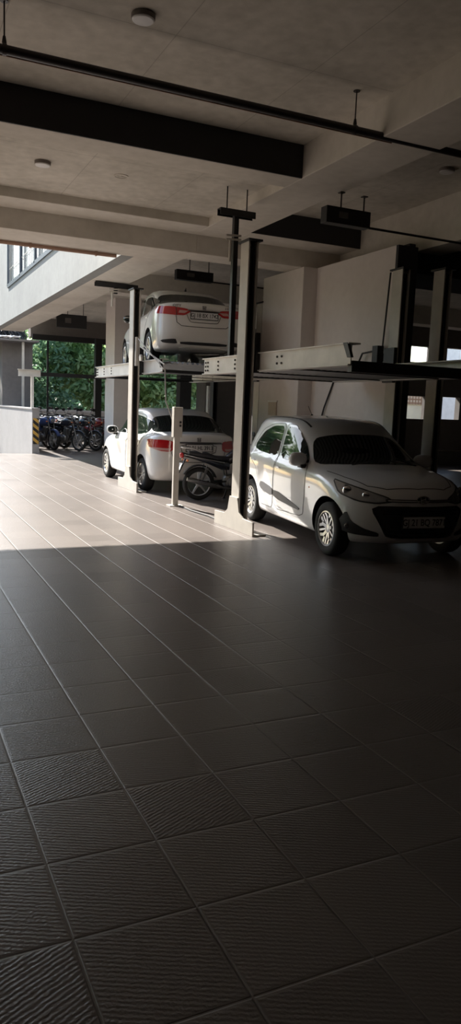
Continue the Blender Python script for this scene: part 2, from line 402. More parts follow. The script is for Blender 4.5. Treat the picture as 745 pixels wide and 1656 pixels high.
struct(MB().box(-9, 3.3, 11.1, 11.3, Z_SLAB + .5, 9.5).build('wall_facade', M['render'], smooth=False), 'facade above the edge beam', 'wall')

# wall and pillar behind the nearer lift
struct(MB().box(6.2, 6.50, 8.42, 10.4, 0, Z_LOW).build('wall_right', M['plaster'], smooth=False), 'pale plastered wall beside the hatchback', 'wall')
struct(MB().box(6.2, 6.52, 8.37, 8.42, 0, Z_LOW).build('trim_1', M['darkwall'], smooth=False), 'end face of the plastered wall, darkened to hold its shade', 'wall end')  # shade on the wall end, put in as a near-black slab
struct(MB().box(5.95, 6.22, 10.4, 11.75, 0, Z_LOW).build('pillar', M['plaster'], smooth=False, bevel=.01), 'pale plastered pillar left of the wall', 'pillar')
struct(MB().box(5.72, 6.45, 20.0, 20.9, 0, 4.2).build('pillar', M['plaster'], smooth=False), 'plastered pillar behind the sedans', 'pillar')
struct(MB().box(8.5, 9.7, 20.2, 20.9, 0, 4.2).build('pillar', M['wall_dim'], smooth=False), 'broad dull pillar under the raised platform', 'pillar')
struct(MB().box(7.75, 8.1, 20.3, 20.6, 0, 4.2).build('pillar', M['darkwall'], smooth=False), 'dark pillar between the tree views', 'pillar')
# far walls, rear opening wall with bright openings
def wall_with_holes(x0, x1, y0, y1, z0, z1, holes, m_, name, lab):
    mb = MB(); xs = sorted({x0, x1} | {h_[0] for h_ in holes} | {h_[1] for h_ in holes}); zs = sorted({z0, z1} | {h_[2] for h_ in holes} | {h_[3] for h_ in holes})
    for i in range(len(xs) - 1):
        for j in range(len(zs) - 1):
            cx, cz = (xs[i] + xs[i + 1]) / 2, (zs[j] + zs[j + 1]) / 2
            if any(h_[0] < cx < h_[1] and h_[2] < cz < h_[3] for h_ in holes): continue
            mb.box(xs[i], xs[i + 1], y0, y1, zs[j], zs[j + 1])
    return struct(mb.build(name, m_, smooth=False), lab, 'wall')
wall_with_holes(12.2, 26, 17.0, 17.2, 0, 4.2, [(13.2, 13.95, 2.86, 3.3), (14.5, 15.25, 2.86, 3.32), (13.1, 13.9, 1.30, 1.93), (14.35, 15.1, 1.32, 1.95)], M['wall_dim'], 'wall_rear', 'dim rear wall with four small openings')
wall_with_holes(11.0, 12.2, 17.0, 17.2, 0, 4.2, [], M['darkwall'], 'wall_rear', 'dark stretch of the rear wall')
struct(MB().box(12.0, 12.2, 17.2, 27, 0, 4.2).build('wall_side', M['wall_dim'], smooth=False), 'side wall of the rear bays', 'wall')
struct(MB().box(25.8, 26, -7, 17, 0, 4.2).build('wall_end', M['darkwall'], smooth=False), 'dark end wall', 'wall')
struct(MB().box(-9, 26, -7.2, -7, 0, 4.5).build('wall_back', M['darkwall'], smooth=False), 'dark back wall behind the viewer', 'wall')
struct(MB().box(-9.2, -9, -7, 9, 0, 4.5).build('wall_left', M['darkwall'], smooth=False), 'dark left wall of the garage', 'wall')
struct(MB().box(12.6, 19.55, 24, 24.2, .0, 3.05).build('wall_outer', M['cream'], smooth=False), 'sunlit cream wall outside the rear openings', 'wall')
struct(MB().box(19.6, 24.5, 23.5, 24.2, .0, 5.2).build('wall_outer', M['white_sheet'], smooth=False), 'bright white wall outside the right-hand openings', 'wall')
struct(MB().box(17.8, 19.5, 23.93, 23.995, 1.84, 2.35).build('trim_2', M['lattice'], smooth=False), 'brown lattice band on the cream wall', 'lattice')
# boundary wall in front of the trees
struct(MB().box(3.9, 26, 28.2, 28.4, 0, 1.02).box(3.88, 26, 28.15, 28.45, 1.02, 1.10).build('wall_boundary', M['plaster'], smooth=False), 'low beige boundary wall below the trees', 'wall')

# ramp-side low wall with hazard stripe, the recessed wall and canopy over it
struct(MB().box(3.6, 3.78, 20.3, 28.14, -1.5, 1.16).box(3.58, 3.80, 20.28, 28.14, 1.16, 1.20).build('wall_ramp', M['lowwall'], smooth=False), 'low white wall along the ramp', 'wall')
hz = MB().box(3.62, 3.765, 20.285, 20.3, .25, .93).build('hazard_strip', M['hazard'], smooth=False)
tag(hz, 'yellow and black hazard strip on the end of the low ramp wall', 'hazard strip')
struct(MB().box(3.98, 5.06, 28.5, 29.1, -.02, 3.46).build('wall_recess', M['plaster_darkened'], smooth=False), 'wall pier, greyed to carry its shade, rising behind the far end of the low ramp wall', 'wall')
struct(MB().box(3.0, 5.15, 27.7, 30.5, 3.46, 3.53).box(3.0, 3.04, 27.7, 30.5, 3.38, 3.46).build('canopy', M['plaster_darkened'], smooth=False), 'thin canopy slab under the long edge beam', 'canopy')
cb = MB()
for k in range(90):
    x0 = random.uniform(3.5, 4.7); y0 = random.uniform(28.7, 29.8); pts = []
    for q in range(7):
        t = q / 6; pts.append((x0 + .25 * sin(3 * t + k), y0 + .6 * t * cos(k), 3.565 + .58 * sin(pi * t) * random.uniform(.5, 1)))
    cb.tube(pts, random.uniform(.012, .03), 6)
tag(cb.build('cable_heap', M['cable']), 'tangled heap of black cables on the canopy slab', 'cables', kind='stuff')
tp = MB(); n = 14
tp.add([(3.6 + .9 * i / n, 27.74 + .3 * j / n, 3.60 + .06 * noise.noise(Vector((i * .5, j * .5, 0))) + .03 * (1 - abs(2 * j / n - 1))) for i in range(n + 1) for j in range(n + 1)],
       [(i * (n + 1) + j, (i + 1) * (n + 1) + j, (i + 1) * (n + 1) + j + 1, i * (n + 1) + j + 1) for i in range(n) for j in range(n)])
o = tp.build('plastic_sheet', M['white_sheet']); so = o.modifiers.new('t', 'SOLIDIFY'); so.thickness = .01
tag(o, 'crumpled white sheet lying before the cable heap on the canopy', 'sheet')

# slender posts of the far bays
def post(x, y, wd, z1, m_, lab, z0=0):
    mb = MB().box(x - wd / 2, x + wd / 2, y - wd / 2, y + wd / 2, z0 + .012, z1).box(x - wd, x + wd, y - wd, y + wd, z0, z0 + .012)
    return tag(mb.build('steel_post', m_, smooth=False, bevel=.004), lab, 'post')
post(6.72, 25.5, .22, 3.55, M['darksteel'], 'thick black post between the tree views, right of the motorcycles')
post(5.16, 26.2, .06, 3.42, M['darksteel'], 'thinnest dark post in front of the trees, above the motorcycles')
post(8.45, 19.8, .13, 2.0, M['white_steel'], 'short white post under the raised platform, beside the dull pillar')
post(4.62, 27.9, .08, 3.458, M['white_steel'], 'thin white post rising from behind the low ramp wall to the canopy slab')
post(10.2, 17.4, .14, 4.19, M['darksteel'], 'black post left of the plastered pillar, behind the nearer lift')

# ------------------------------------------------------------------ ceiling fittings
def ceiling_lamp(x, y, z, lab, r=.088):
    t = thing('ceiling_light', lab, 'ceiling light', (x, y, z), 0, 'round ceiling lights')
    MB().lathe([(r * .9, 0), (r, -.004), (r, -.030), (r * .97, -.034), (.0, -.034)], (0, 0, 0), 'z', 40).build('rim', M['lamp_rim'], t)
    MB().lathe([(r * .93, -.030), (r * .93, -.040), (r * .85, -.046), (.0, -.049)], (0, 0, 0), 'z', 40).build('diffuser', M['diffuser'], t)
    return t
ceiling_lamp(1.79, 5.66, Z_SLAB, 'round ceiling light nearest the top of the view, before the black pipe')
ceiling_lamp(1.655, 8.74, Z_SLAB2, 'round ceiling light between the two crossbeams')
ceiling_lamp(5.93, 7.20, Z_SLAB, 'dim round ceiling light above the hanging box and right of the wide beam')
ring = MB().lathe([(.085, 0), (.085, -.006), (.070, -.006), (.070, -.002), (.0, -.002)], (0, 0, 0), 'z', 32).box(-.045, .045, -.004, .004, -.006, 0).box(-.004, .004, -.045, .045, -.006, 0).build('ceiling_box_cover', M['concrete'])
ring.location = (2.55, 8.78, Z_SLAB2); tag(ring, 'flush round junction cover in the slab between the crossbeams', 'junction cover')

pp = thing('sprinkler_pipe', 'long black pipe hung across the ceiling on thin rods', 'pipe', (0, 0, 0))
PY, PZ = 5.97, 3.875
MB().tube([(-8.9, PY, PZ), (25.7, PY, PZ)], .033, 14).build('pipe_run', M['pipe'], pp)
MB().tube([(-8.9, PY + .05, PZ - .02), (4.3, PY + .05, PZ - .02)], .006, 8).build('wire', M['rustpipe'], pp)
for xx in (.855, 3.86, 6.9, 9.9, -2.1, -5.1):
    h_ = MB().tube([(xx, PY, PZ), (xx, PY, Z_SLAB - .003)], .006, 8).lathe([(.014, PZ + .03), (.017, PZ + .05), (.010, PZ + .09)], (xx, PY, 0), 'z', 12)
    h_.lathe([(.030, -.006), (.030, 0)], (xx, PY, Z_SLAB - .001), 'z', 12).lathe([(.040, -.014), (.040, .014)], (xx, PY, PZ), 'x', 16)
    h_.build('hanger', M['pipe'], pp)
cd = MB().tube([(4.80, 6.15, Z_SLAB - .06), (25.7, 6.15, Z_SLAB - .06)], .025, 10)  # thin dark tube with clips below the slab
for xx in (5.4, 7.4, 9.4): cd.box(xx - .02, xx + .02, 6.11, 6.19, Z_SLAB - .06, Z_SLAB)
tag(cd.build('ceiling_tube', M['pipe']), 'dark tube along the slab right of the wide beam', 'conduit')
ec = MB().tube([(-8.9, 11.26, 3.57), (3.22, 11.26, 3.57)], .026, 12)
for k in range(13): ec.box(-8.5 + k * .95, -8.47 + k * .95, 11.22, 11.30, 3.54, 3.599)
tag(ec.build('edge_conduit', M['rustpipe']), 'pinkish conduit clipped along the edge of the roof opening', 'conduit')

def hanging_box(x0, x1, y, z0, z1, lab, ztop, pipe=None, dp=.13):
    t = thing('hanging_box', lab, 'ceiling box', ((x0 + x1) / 2, y + dp / 2, z0))
    hw = (x1 - x0) / 2; hh = z1 - z0
    MB().box(-hw, hw, -dp / 2, dp / 2, 0, hh).build('housing', M['darksteel'], t, smooth=False, bevel=.006)
    MB().box(-hw * .45, -hw * .05, -dp / 2 - .006, -dp / 2, hh * .35, hh * .72).build('vent_panel', M['badge'], t, smooth=False)
    for s_ in (-.25, .8):
        MB().tube([(hw * s_, 0, hh), (hw * s_, 0, ztop - z0 - .002)], .009, 8).box(hw * s_ - .03, hw * s_ + .03, -.03, .03, ztop - z0 - .012, ztop - z0 - .002).build('hanger', M['pipe'], t)
    if pipe: MB().tube([(hw, 0, hh * .12), (pipe, 0, hh * .12)], .014, 8).build('outlet_pipe', M['pipe'], t)
    return t
hanging_box(4.56, 5.15, 7.52, 3.50, 3.68, 'black box hung from the ceiling in front of the wide beam', Z_BEAM, pipe=3.2)
hanging_box(4.95, 5.68, 13.3, 3.70, 3.88, 'black box hanging above the white sedan on the lift', Z_SLAB, pipe=4.0)
hanging_box(4.50, 5.35, 21.6, 3.47, 3.84, 'small dark box hanging far off over the motorcycles', Z_SLAB)

# ------------------------------------------------------------------ car lifts
def hpost(mb, x, y, z0, z1, wx=.12, wy=.205, t=.018):
    mb.box(x, x + t, y - wy / 2, y + wy / 2, z0, z1)
    mb.box(x + wx - t, x + wx, y - wy / 2, y + wy / 2, z0, z1)
    mb.box(x + t, x + wx - t, y + wy / 2 - .05, y + wy / 2 - .03, z0, z1)
def bolts(mb, x, pts, r=.014):
    for (y, z) in pts: mb.lathe([(r, 0), (r, -.012), (r * .5, -.014)], (x, y, z), 'x', 6)
def lift_post(t, x, y, top=3.2, flare=True):
    p = MB(); hpost(p, x, y, .02, top); po = p.build('post', M['steel'], t, smooth=False, bevel=.003)
    ch = MB().box(x + .02, x + .10, y - .03, y + .06, .1, top - .1).tube([(x + .05, y - .06, .3), (x + .05, y - .06, top - .05)], .012, 8).tube([(x + .085, y - .07, .3), (x + .085, y - .07, top - .05)], .010, 8)
    ch.build('chain_channel', M['darksteel'], po, smooth=False)
    MB().box(x - .02, x + .15, y - .14, y + .14, top, top + .02).build('cap_plate', M['darksteel'], po, smooth=False)
    b = MB(); pl = [(-.52, 0), (-.52, .155), (-.26, .165), (-.16, .22), (-.105, .38), (.105, .38), (.15, .22), (.24, .165), (.52, .155), (.52, 0)]
    b.prism([(y + a, z) for a, z in pl], 'x', x - .022, x - .002)
    b.box(x - .002, x + .15, y - .52, y + .52, 0, .02)
    b.build('base_plate', M['steel'], t, smooth=False, bevel=.002)
    return po
def ceiling_bracket(t, x, y, z, span, zlow, zc, ctop):
    x0, x1 = x - span * .48, x + span * .52
    k = MB().box(x0, x1, y - .05, y + .05, z, z + .012).box(x0, x1, y - .05, y - .04, z - .065, z).box(x0, x1, y + .04, y + .05, z - .065, z)
    k.box(x - .03, x + .03, y - .03, y + .03, zlow, z - .001)
    for xx in (x0 + .1, x1 - .1): k.tube([(xx, y, z + .012), (xx, y, ctop - .002)], .008, 8)
    b = k.build('top_bracket', M['darksteel'], t, smooth=False)
    MB().tube([(x - .07, y - .02, zc - .05), (x - .07, y - .02, zc - .30)], .016, 10).build('limit_switch_tube', M['steel'], b)
    for dz in (0, -.045): MB().tube([(x - .13, y - .03, zc + dz), (x + .06, y - .04, zc + dz + .01)], .013, 8).build('clamp_rod', M['steel'], b)
def girder(t, x, y0, y1, z0, z1, side=1, wedge=False):
    """channel-section beam along the lift platform, web towards -x when side is 1"""
    g_ = MB(); fw = .10 * side
    a, b = sorted((x, x + .010 * side)); g_.box(a, b, y0, y1, z0, z1)
    a, b = sorted((x - .03 * side, x + fw)); g_.box(a, b, y0, y1, z1 - .012, z1); g_.box(a, b, y0, y1, z0, z0 + .012)
    o = g_.build('girder', M['white_steel'], t, smooth=False, bevel=.002)
    xm = x if side > 0 else x + .002
    pts = [(y1 - .06 - i * .07, z0 + .05 + j * .05) for i in range(2) for j in range(3)]
    ym = y0 + (y1 - y0) * .38
    pts += [(ym + i * .10, z0 + .07 + j * .07) for i in range(2) for j in range(2)]
    pts += [(y0 + (y1 - y0) * .72 + i * .5, z0 + .05 + j * .05) for i in range(2) for j in range(3)]
    me = MB().lathe([(.013, 0), (.013, -.012), (.007, -.014)], (0, 0, 0), 'x', 6).mesh('bolt'); me.materials.append(M['bolt'])
    for (yy, zz) in pts:
        bo = bpy.data.objects.new('bolt', me); C.objects.link(bo); bo.parent = o; bo.location = (xm, yy, zz)
    if wedge:
        MB().prism([(y0 + .02, z1), (y0 + .09, z1), (y0 + .01, z0 + .07), (y0 - .05, z0 + .07)], 'x', x - .034, x - .004).build('end_gusset', M['darksteel'], o, smooth=False)
    return o
def deck(t, x0, x1, y0, y1, z, n_ribs=22):
    d = MB(); seg = []
    k = 0; wv = (x1 - x0) / (n_ribs * 4); prof = []
    for i in range(n_ribs * 4 + 1):
        prof.append((x0 + i * wv, z + (.03 if (i % 4) in (1, 2) else 0)))
    pts = prof + [(a, b + .003) for a, b in reversed(prof)]
    n = len(prof); vs = [(a, y0, b) for a, b in pts] + [(a, y1, b) for a, b in pts]; N2 = len(pts)
    fs = [(i, (i + 1) % N2, N2 + (i + 1) % N2, N2 + i) for i in range(N2)]
    d.add(vs, fs)
    return d.build('deck', M['galv'], t, smooth=False)
def make_lift(lab, y, y0, y1, z, dz=.012, xl=3.66, xr=5.95, yr=None, ctop=Z_LOW, brk=None):
    t = thing('car_lift', lab, 'car lift', (0, 0, 0), 0, 'two-post car lifts along the drive')
    yr = yr or y
    lift_post(t, xl, y); lift_post(t, xr, yr)
    girder(t, xl + .19, y0, y1, z, z + .205, 1, True); girder(t, xr - .06, y0, y1, z, z + .205, -1)
    deck(t, xl + .30, xr - .17, y0 + .06, y1 - .06, z + dz)

    for yy in (y0 + .02, y0 + (y1 - y0) * .33, y0 + (y1 - y0) * .66, y1 - .04):
        e_ = yy < y0 + .1 or yy > y1 - .1
        MB().box(xl + .2, xr - .07, yy - .03, yy + .03, z - (.055 if yy < y0 + .1 and dz < .1 else .0), z + (.045 if e_ else .01)).build('cross_member', M['darksteel'], t, smooth=False)
    # carriage that joins the platform to each post
    for xx, s_, yy in ((xl, 1, y), (xr, -1, yr)):
        a, b = sorted((xx + (.135 if s_ > 0 else -.005), xx + (.185 if s_ > 0 else -.055)))
        MB().box(a, b, yy - .11, yy + .11, z - .02, z + .42).build('carriage', M['darksteel'], t, smooth=False, bevel=.003)
    if brk: ceiling_bracket(t, *brk, ctop)
    return t
L1 = make_lift('empty two-post car lift with its platform raised over the hatchback', 7.72, 5.80, 9.22, 1.81, yr=8.02, brk=(3.88, 8.47, 3.71, .46, 2.02, 3.42), ctop=Z_SLAB2)
L2 = make_lift('two-post car lift holding the white sedan above another white car', 11.86, 10.86, 14.72, 1.885, dz=.145, brk=(3.96, 13.85, 3.575, .80, 3.40, 3.47))
# handbrake cable and lever on the far lift
lv = MB().tube([(3.72, 11.55, 2.30), (3.75, 11.2, 2.18), (3.80, 10.62, 1.99)], .012, 8).tube([(3.70, 11.6, 2.42), (3.78, 10.60, 1.92)], .008, 8).lathe([(.05, 0), (.05, .03)], (3.70, 11.5, 2.12), 'x', 16).tube([(3.70, 11.66, 2.0), (3.70, 11.66, 2.45)], .03, 10)
lv.build('release_lever', M['steel'], L2)
MB().tube([(3.80, 10.60, 1.93), (3.80, 10.55, 1.6), (3.79, 10.50, 1.45), (3.86, 10.45, 1.25), (3.90, 10.42, 1.10)], .011, 8).build('pull_rope', M['rope'], L2)

# the neighbouring lifts, of which only posts and beam ends show
t = thing('car_lift', 'grey post of the neighbouring lift at the right edge', 'car lift', (0, 0, 0), 0, None)
lift_post(t, 6.38, 7.74); MB().tube([(6.36, 7.5, .95), (9.2, 7.45, .97)], .012, 8).build('guide_rail', M['steel'], t)
t = thing('car_lift', 'distant lift with white beam end seen above the low ramp wall', 'car lift', (0, 0, 0), 0, None)
MB().box(3.64, 3.71, 20.70, 20.77, 1.201, 2.03).build('stub_post', M['white_steel'], t, smooth=False)
g3 = MB().box(3.32, 3.90, 20.76, 20.78, 2.04, 2.20).box(3.30, 3.92, 20.7, 20.79, 2.20, 2.212).box(3.32, 3.90, 20.7, 20.79, 2.03, 2.04).build('girder', M['white_steel'], t, smooth=False)
MB().box(3.85, 5.715, 20.78, 20.88, 2.06, 2.16).build('cross_member', M['darksteel'], t, smooth=False)
t = thing('car_lift', 'distant raised lift beam seen between the post and the pillar', 'car lift', (0, 0, 0), 0, None)
MB().box(7.6, 8.95, 16.6, 16.64, 3.02, 3.18).box(7.58, 8.97, 16.55, 16.66, 3.18, 3.2).build('girder', M['white_steel'], t, smooth=False)
MB().box(7.7, 9.0, 16.7, 19.4, 3.0, 3.1).build('deck', M['galv'], t, smooth=False)
hp = MB(); hpost(hp, 9.3, 17.2, .02, 3.9); hpost(hp, 7.4, 17.2, .02, 3.9); hp.build('post', M['darksteel'], t, smooth=False)

# control post
t = thing('control_post', 'thin grey control post with a switch box at its top, beside the motorcycle', 'control post', (3.70, 9.77, 0))
MB().box(-.04, .04, -.03, .03, .012, .96).build('pole', M['steel'], t, smooth=False, bevel=.004)
MB().box(-.10, .10, -.08, .08, 0, .012).build('foot_plate', M['steel'], t, smooth=False)
cbx = MB().box(-.065, .065, -.05, .04, .96, 1.375).build('switch_box', M['steel'], t, smooth=False, bevel=.005)
for zz in (1.12, 1.17): MB().lathe([(.014, 0), (.014, -.014), (.0, -.016)], (.03, -.05, zz), 'y', 14).build('push_button', M['black'], cbx)
kc = MB().tube([(3.74, 9.66, .012), (3.72, 9.2, .012), (3.76, 8.7, .012), (3.74, 8.26, .012)], .012, 8)
tag(kc.build('floor_cable', M['cable']), 'thin black cable on the floor from control post to lift base', 'cable')

# things on the plastered pillar and wall
nb = thing('notice_board', 'small framed notice on the plastered pillar', 'notice', (5.95, 11.2, 1.30))
MB().box(-.02, -.002, -.14, .14, 0, .22).build('board', M['cardboard'], nb, smooth=False); MB().box(-.024, -.002, -.16, .16, .22, .245).build('header', M['white_sheet'], nb, smooth=False)
sb = MB().box(6.0, 6.09, 10.372, 10.398, 1.08, 1.24).box(6.03, 6.05, 10.365, 10.372, 1.13, 1.18).build('switch_plate', M['white_sheet'], smooth=False)
tag(sb, 'white switch plate low on the plastered pillar', 'switch')
wc = MB().tube([(6.185, 10.1, 1.15), (6.17, 9.95, 1.45), (6.185, 9.78, 1.78), (6.185, 9.72, 1.9)], .013, 8).build('wall_cable', M['cable'])
tag(wc, 'black cable slanting down the plastered wall', 'cable')
jn = MB().box(6.06, 6.16, 8.5, 8.62, 2.02, 2.3).tube([(6.14, 8.5, 2.3), (6.15, 8.44, 3.25)], .012, 8).tube([(6.12, 8.62, 2.24), (6.13, 8.95, 2.22), (6.14, 9.1, 2.02)], .014, 8).box(6.16, 6.198, 8.5, 8.6, 2.1, 2.2).build('pump_fitting', M['darksteel'])
tag(jn, 'dark hose fitting mounted on the right end of the plastered wall', 'fitting')
fe = thing('fire_extinguisher', 'red fire extinguisher hung on the pillar behind the sedans', 'fire extinguisher', (6.22, 19.92, 1.25))
MB().lathe([(.0, 0), (.07, .0), (.075, .02), (.075, .38), (.05, .44), (.02, .46), (.02, .5), (0, .5)], (0, 0, 0), 'z', 20).build('cylinder', M['darkred'], fe)
MB().box(-.06, .06, -.012, .012, .5, .54).tube([(.03, 0, .5), (.10, -.02, .42), (.10, -.03, .15)], .01, 8).build('valve', M['black'], fe)
MB().box(-.03, .03, .05, .079, .2, .3).build('bracket', M['black'], fe)

# ------------------------------------------------------------------ cars
def lerp_tab(tab, x):
    if x <= tab[0][0]: return tab[0][1]
    for (a, va), (b, vb) in zip(tab, tab[1:]):
        if x <= b:
            t = (x - a) / (b - a); return va + (vb - va) * t
    return tab[-1][1]
def contour(yr, yf, w, z, rr=.38, fr=.42, nr=3.0, nf=2.6, crown=0.0, wtaper=(0, 0)):
    """half contour from the rear centre to the front centre; z is a table over y"""
    pts = []
    for k in range(5):
        a = pi / 2 * k / 5; cs, sn = cos(a), sin(a)
        pts.append((w * sn ** (2 / nr), yr + rr * (1 - cs ** (2 / nr))))
    n = 9
    for i in range(n):
        t = i / (n - 1); pts.append((w, (yr + rr) + (yf - fr - yr - rr) * t))
    for k in range(5):
        a = pi / 2 * (k + 1) / 5; cs, sn = cos(a), sin(a)
        pts.append((w * max(cs, 0) ** (2 / nf) if k < 4 else 0, yf - fr * (1 - sn ** (2 / nf))))
    out = []
    for x, y in pts:
        L_ = yf - yr; tt = (y - yr) / L_
        xx = x * (1 - wtaper[0] * max(0, .35 - tt) / .35 - wtaper[1] * max(0, tt - .65) / .35)
        zz = lerp_tab(z, y) if isinstance(z, (list, tuple)) else z
        zz += crown * (1 - (xx / max(w, .01)) ** 2)
        out.append((xx, y, zz))
    return out
def car_shell(rows, axles, R, wheel_x):
    mb = MB(); rings = []
    for r in rows:
        half = contour(**r); full = half + [(-x, y, z) for x, y, z in reversed(half[1:-1])]
        rings.append(full)
    mb.loft(rings, caps=False)
    bm = bmesh.new(); vv = [bm.verts.new(v) for v in mb.v]
    for f in mb.f: bm.faces.new([vv[i] for i in f])
    bmesh.ops.remove_doubles(bm, verts=bm.verts, dist=1e-4)
    bmesh.ops.dissolve_degenerate(bm, edges=bm.edges, dist=1e-5)
    bmesh.ops.recalc_face_normals(bm, faces=bm.faces)
    me = bpy.data.meshes.new('shell'); bm.to_mesh(me); bm.free()
    o = bpy.data.objects.new('shell', me); C.objects.link(o)
    s = o.modifiers.new('s', 'SUBSURF'); s.levels = s.render_levels = 3
    cut = MB()
    for ya in axles:
        for sg in (-1, 1):
            xs = [wheel_x - .26, 1.2]; pr = [(R + .055, xs[0]), (R + .055, xs[1])]
            cc = MB().lathe(pr, (0, ya, R + .01), 'x', 48)
            cut.add([(v[0] * sg, v[1], v[2]) for v in cc.v], cc.f)
    cme = cut.mesh('cut', smooth=False, weld=False); co = bpy.data.objects.new('cut', cme); C.objects.link(co)
    b = o.modifiers.new('b', 'BOOLEAN'); b.object = co; b.operation = 'DIFFERENCE'; b.solver = 'EXACT'
    dg = bpy.context.evaluated_depsgraph_get(); ev = o.evaluated_get(dg)
    res = bpy.data.meshes.new_from_object(ev)
    # solid shell for projecting the panels
    b.show_viewport = False; b.show_render = False
    dg.update(); ev = o.evaluated_get(dg); em = ev.to_mesh()
    bvh = BVHTree.FromPolygons([v.co.copy() for v in em.vertices], [tuple(p.vertices) for p in em.polygons])
    ev.to_mesh_clear()
    bpy.data.objects.remove(o); bpy.data.objects.remove(co)
    return res, bvh
def chaikin(poly, n=2, q=.22):
    for _ in range(n):
        out = []
        for i in range(len(poly)):
            a = poly[i]; b = poly[(i + 1) % len(poly)]
            out.append(tuple(a[k] + (b[k] - a[k]) * q for k in range(len(a)))); out.append(tuple(b[k] + (a[k] - b[k]) * q for k in range(len(a))))
        poly = out
    return poly
class Projector:
    """lays a 2D outline onto the body shell along a horizontal or tilted direction"""
    def __init__(s, bvh, d): 
        s.bvh = bvh; s.d = Vector(d).normalized()
        s.u = Vector((0, 0, 1)).cross(s.d).normalized()
        if s.u.length < .5: s.u = Vector((1, 0, 0))
        s.w = s.d.cross(s.u).normalized()
        if s.w.z < 0: s.w = -s.w
    def to2(s, p): p = Vector(p); return (p.dot(s.u), p.dot(s.w))
    def hit(s, q, off=.003):
        o = s.u * q[0] + s.w * q[1] - s.d * 6
        h_ = s.bvh.ray_cast(o, s.d)
        if h_[0] is None:
            h_ = s.bvh.find_nearest(s.u * q[0] + s.w * q[1])
        n = h_[1]
        if n.dot(s.d) > 0: n = -n
        return h_[0] + n * off, n
def panel(bvh, pts3, d, name, m_, parent, off=.004, step=.05, rnd=2, q=.2, thick=.02, mirror=False, holes=None):
    pr = Projector(bvh, d)
    poly = [pr.to2(p) for p in pts3]
    if rnd: poly = chaikin(poly, rnd, q)
    dense = []
    for i in range(len(poly)):
        a = Vector(poly[i]); b = Vector(poly[(i + 1) % len(poly)]); n = max(1, int((b - a).length / step))
        for k in range(n): dense.append(a.lerp(b, k / n))
    xs = [p.x for p in dense]; ys = [p.y for p in dense]
    inner = []
    def inside(p):
        c_ = False; j = len(poly) - 1
        for i in range(len(poly)):
            xi, yi = poly[i]; xj, yj = poly[j]
            if (yi > p[1]) != (yj > p[1]) and p[0] < (xj - xi) * (p[1] - yi) / (yj - yi) + xi: c_ = not c_
            j = i
        return c_
    gx = min(xs) + step / 2
    while gx < max(xs):
        gy = min(ys) + step / 2
        while gy < max(ys):
            if inside((gx, gy)) and min((Vector((gx, gy)) - e).length for e in dense) > step * .45: inner.append(Vector((gx, gy)))
            gy += step
        gx += step
    pts = dense + inner; nb = len(dense)
    vs, es, fs, _, _, _ = delaunay_2d_cdt(pts, [(i, (i + 1) % nb) for i in range(nb)], [], 1, 1e-5)
    V3 = [pr.hit(v, off) for v in vs]
    mb = MB()
    top = [p for p, n in V3]; nV = len(top)
    ec = {}
    for f in fs:
        for a, b in zip(f, f[1:] + f[:1] if isinstance(f, list) else tuple(f[1:]) + (f[0],)):
            ec[(a, b)] = ec.get((a, b), 0) + 1
    bd = [(a, b) for (a, b) in ec if (b, a) not in ec]
    low = [p - n * thick for p, n in V3]
    allf = [tuple(f) for f in fs] + [(b, a, nV + a, nV + b) for a, b in bd]
    def emit(sg, nm):
        bm = bmesh.new(); vv = [bm.verts.new((p.x * sg, p.y, p.z)) for p in top + low]
        for f in allf:
            try: bm.faces.new([vv[i] for i in (f if sg > 0 else f[::-1])])
            except ValueError: pass
        bmesh.ops.delete(bm, geom=[v for v in bm.verts if not v.link_faces], context='VERTS')
        # face the top away from the shell
        me = bpy.data.meshes.new(nm); 
        f0 = next(iter(bm.faces)); bm.normal_update(); dd = Vector((s_ * sg if i_ == 0 else s_ for i_, s_ in enumerate(pr.d)))
        if sum(f.normal.dot(dd) * f.calc_area() for f in list(bm.faces)[:len(fs)]) > 0: bmesh.ops.reverse_faces(bm, faces=bm.faces)
        bm.to_mesh(me); bm.free()
        for p in me.polygons: p.use_smooth = True
        me.set_sharp_from_angle(angle=RAD(40)); me.materials.append(m_)
        ob = bpy.data.objects.new(nm, me); C.objects.link(ob); ob.parent = parent
        return ob
    o1 = emit(1, name)
    if mirror: return o1, emit(-1, name)
    return o1
def ribbon(bvh, pts3, d, name, m_, parent, wd=.007, off=.0035, step=.03, closed=False, mirror=False, thick=.006):
    pr = Projector(bvh, d); P2 = [Vector(pr.to2(p)) for p in pts3]
    if closed: P2.append(P2[0])
    line = []
    for a, b in zip(P2, P2[1:]):
        n = max(1, int((b - a).length / step))
        for k in range(n): line.append(a.lerp(b, k / n))
    line.append(P2[-1])
    H = [pr.hit(q, off) for q in line]; out = []
    for sg in ((1, -1) if mirror else (1,)):
        mb = MB(); vs = []; fs = []
        for i, (p, n) in enumerate(H):
            t = (H[min(i + 1, len(H) - 1)][0] - H[max(i - 1, 0)][0]).normalized(); s_ = t.cross(n).normalized() * wd / 2
            for q in (p - s_ - n * thick, p - s_, p + s_, p + s_ - n * thick): vs.append((q.x * sg, q.y, q.z))
        for i in range(len(H) - 1):
            for k in range(3): fs.append((i * 4 + k, i * 4 + k + 1, i * 4 + 5 + k, i * 4 + 4 + k))
        mb.add(vs, fs); out.append(mb.build(name, m_, parent))
    return out
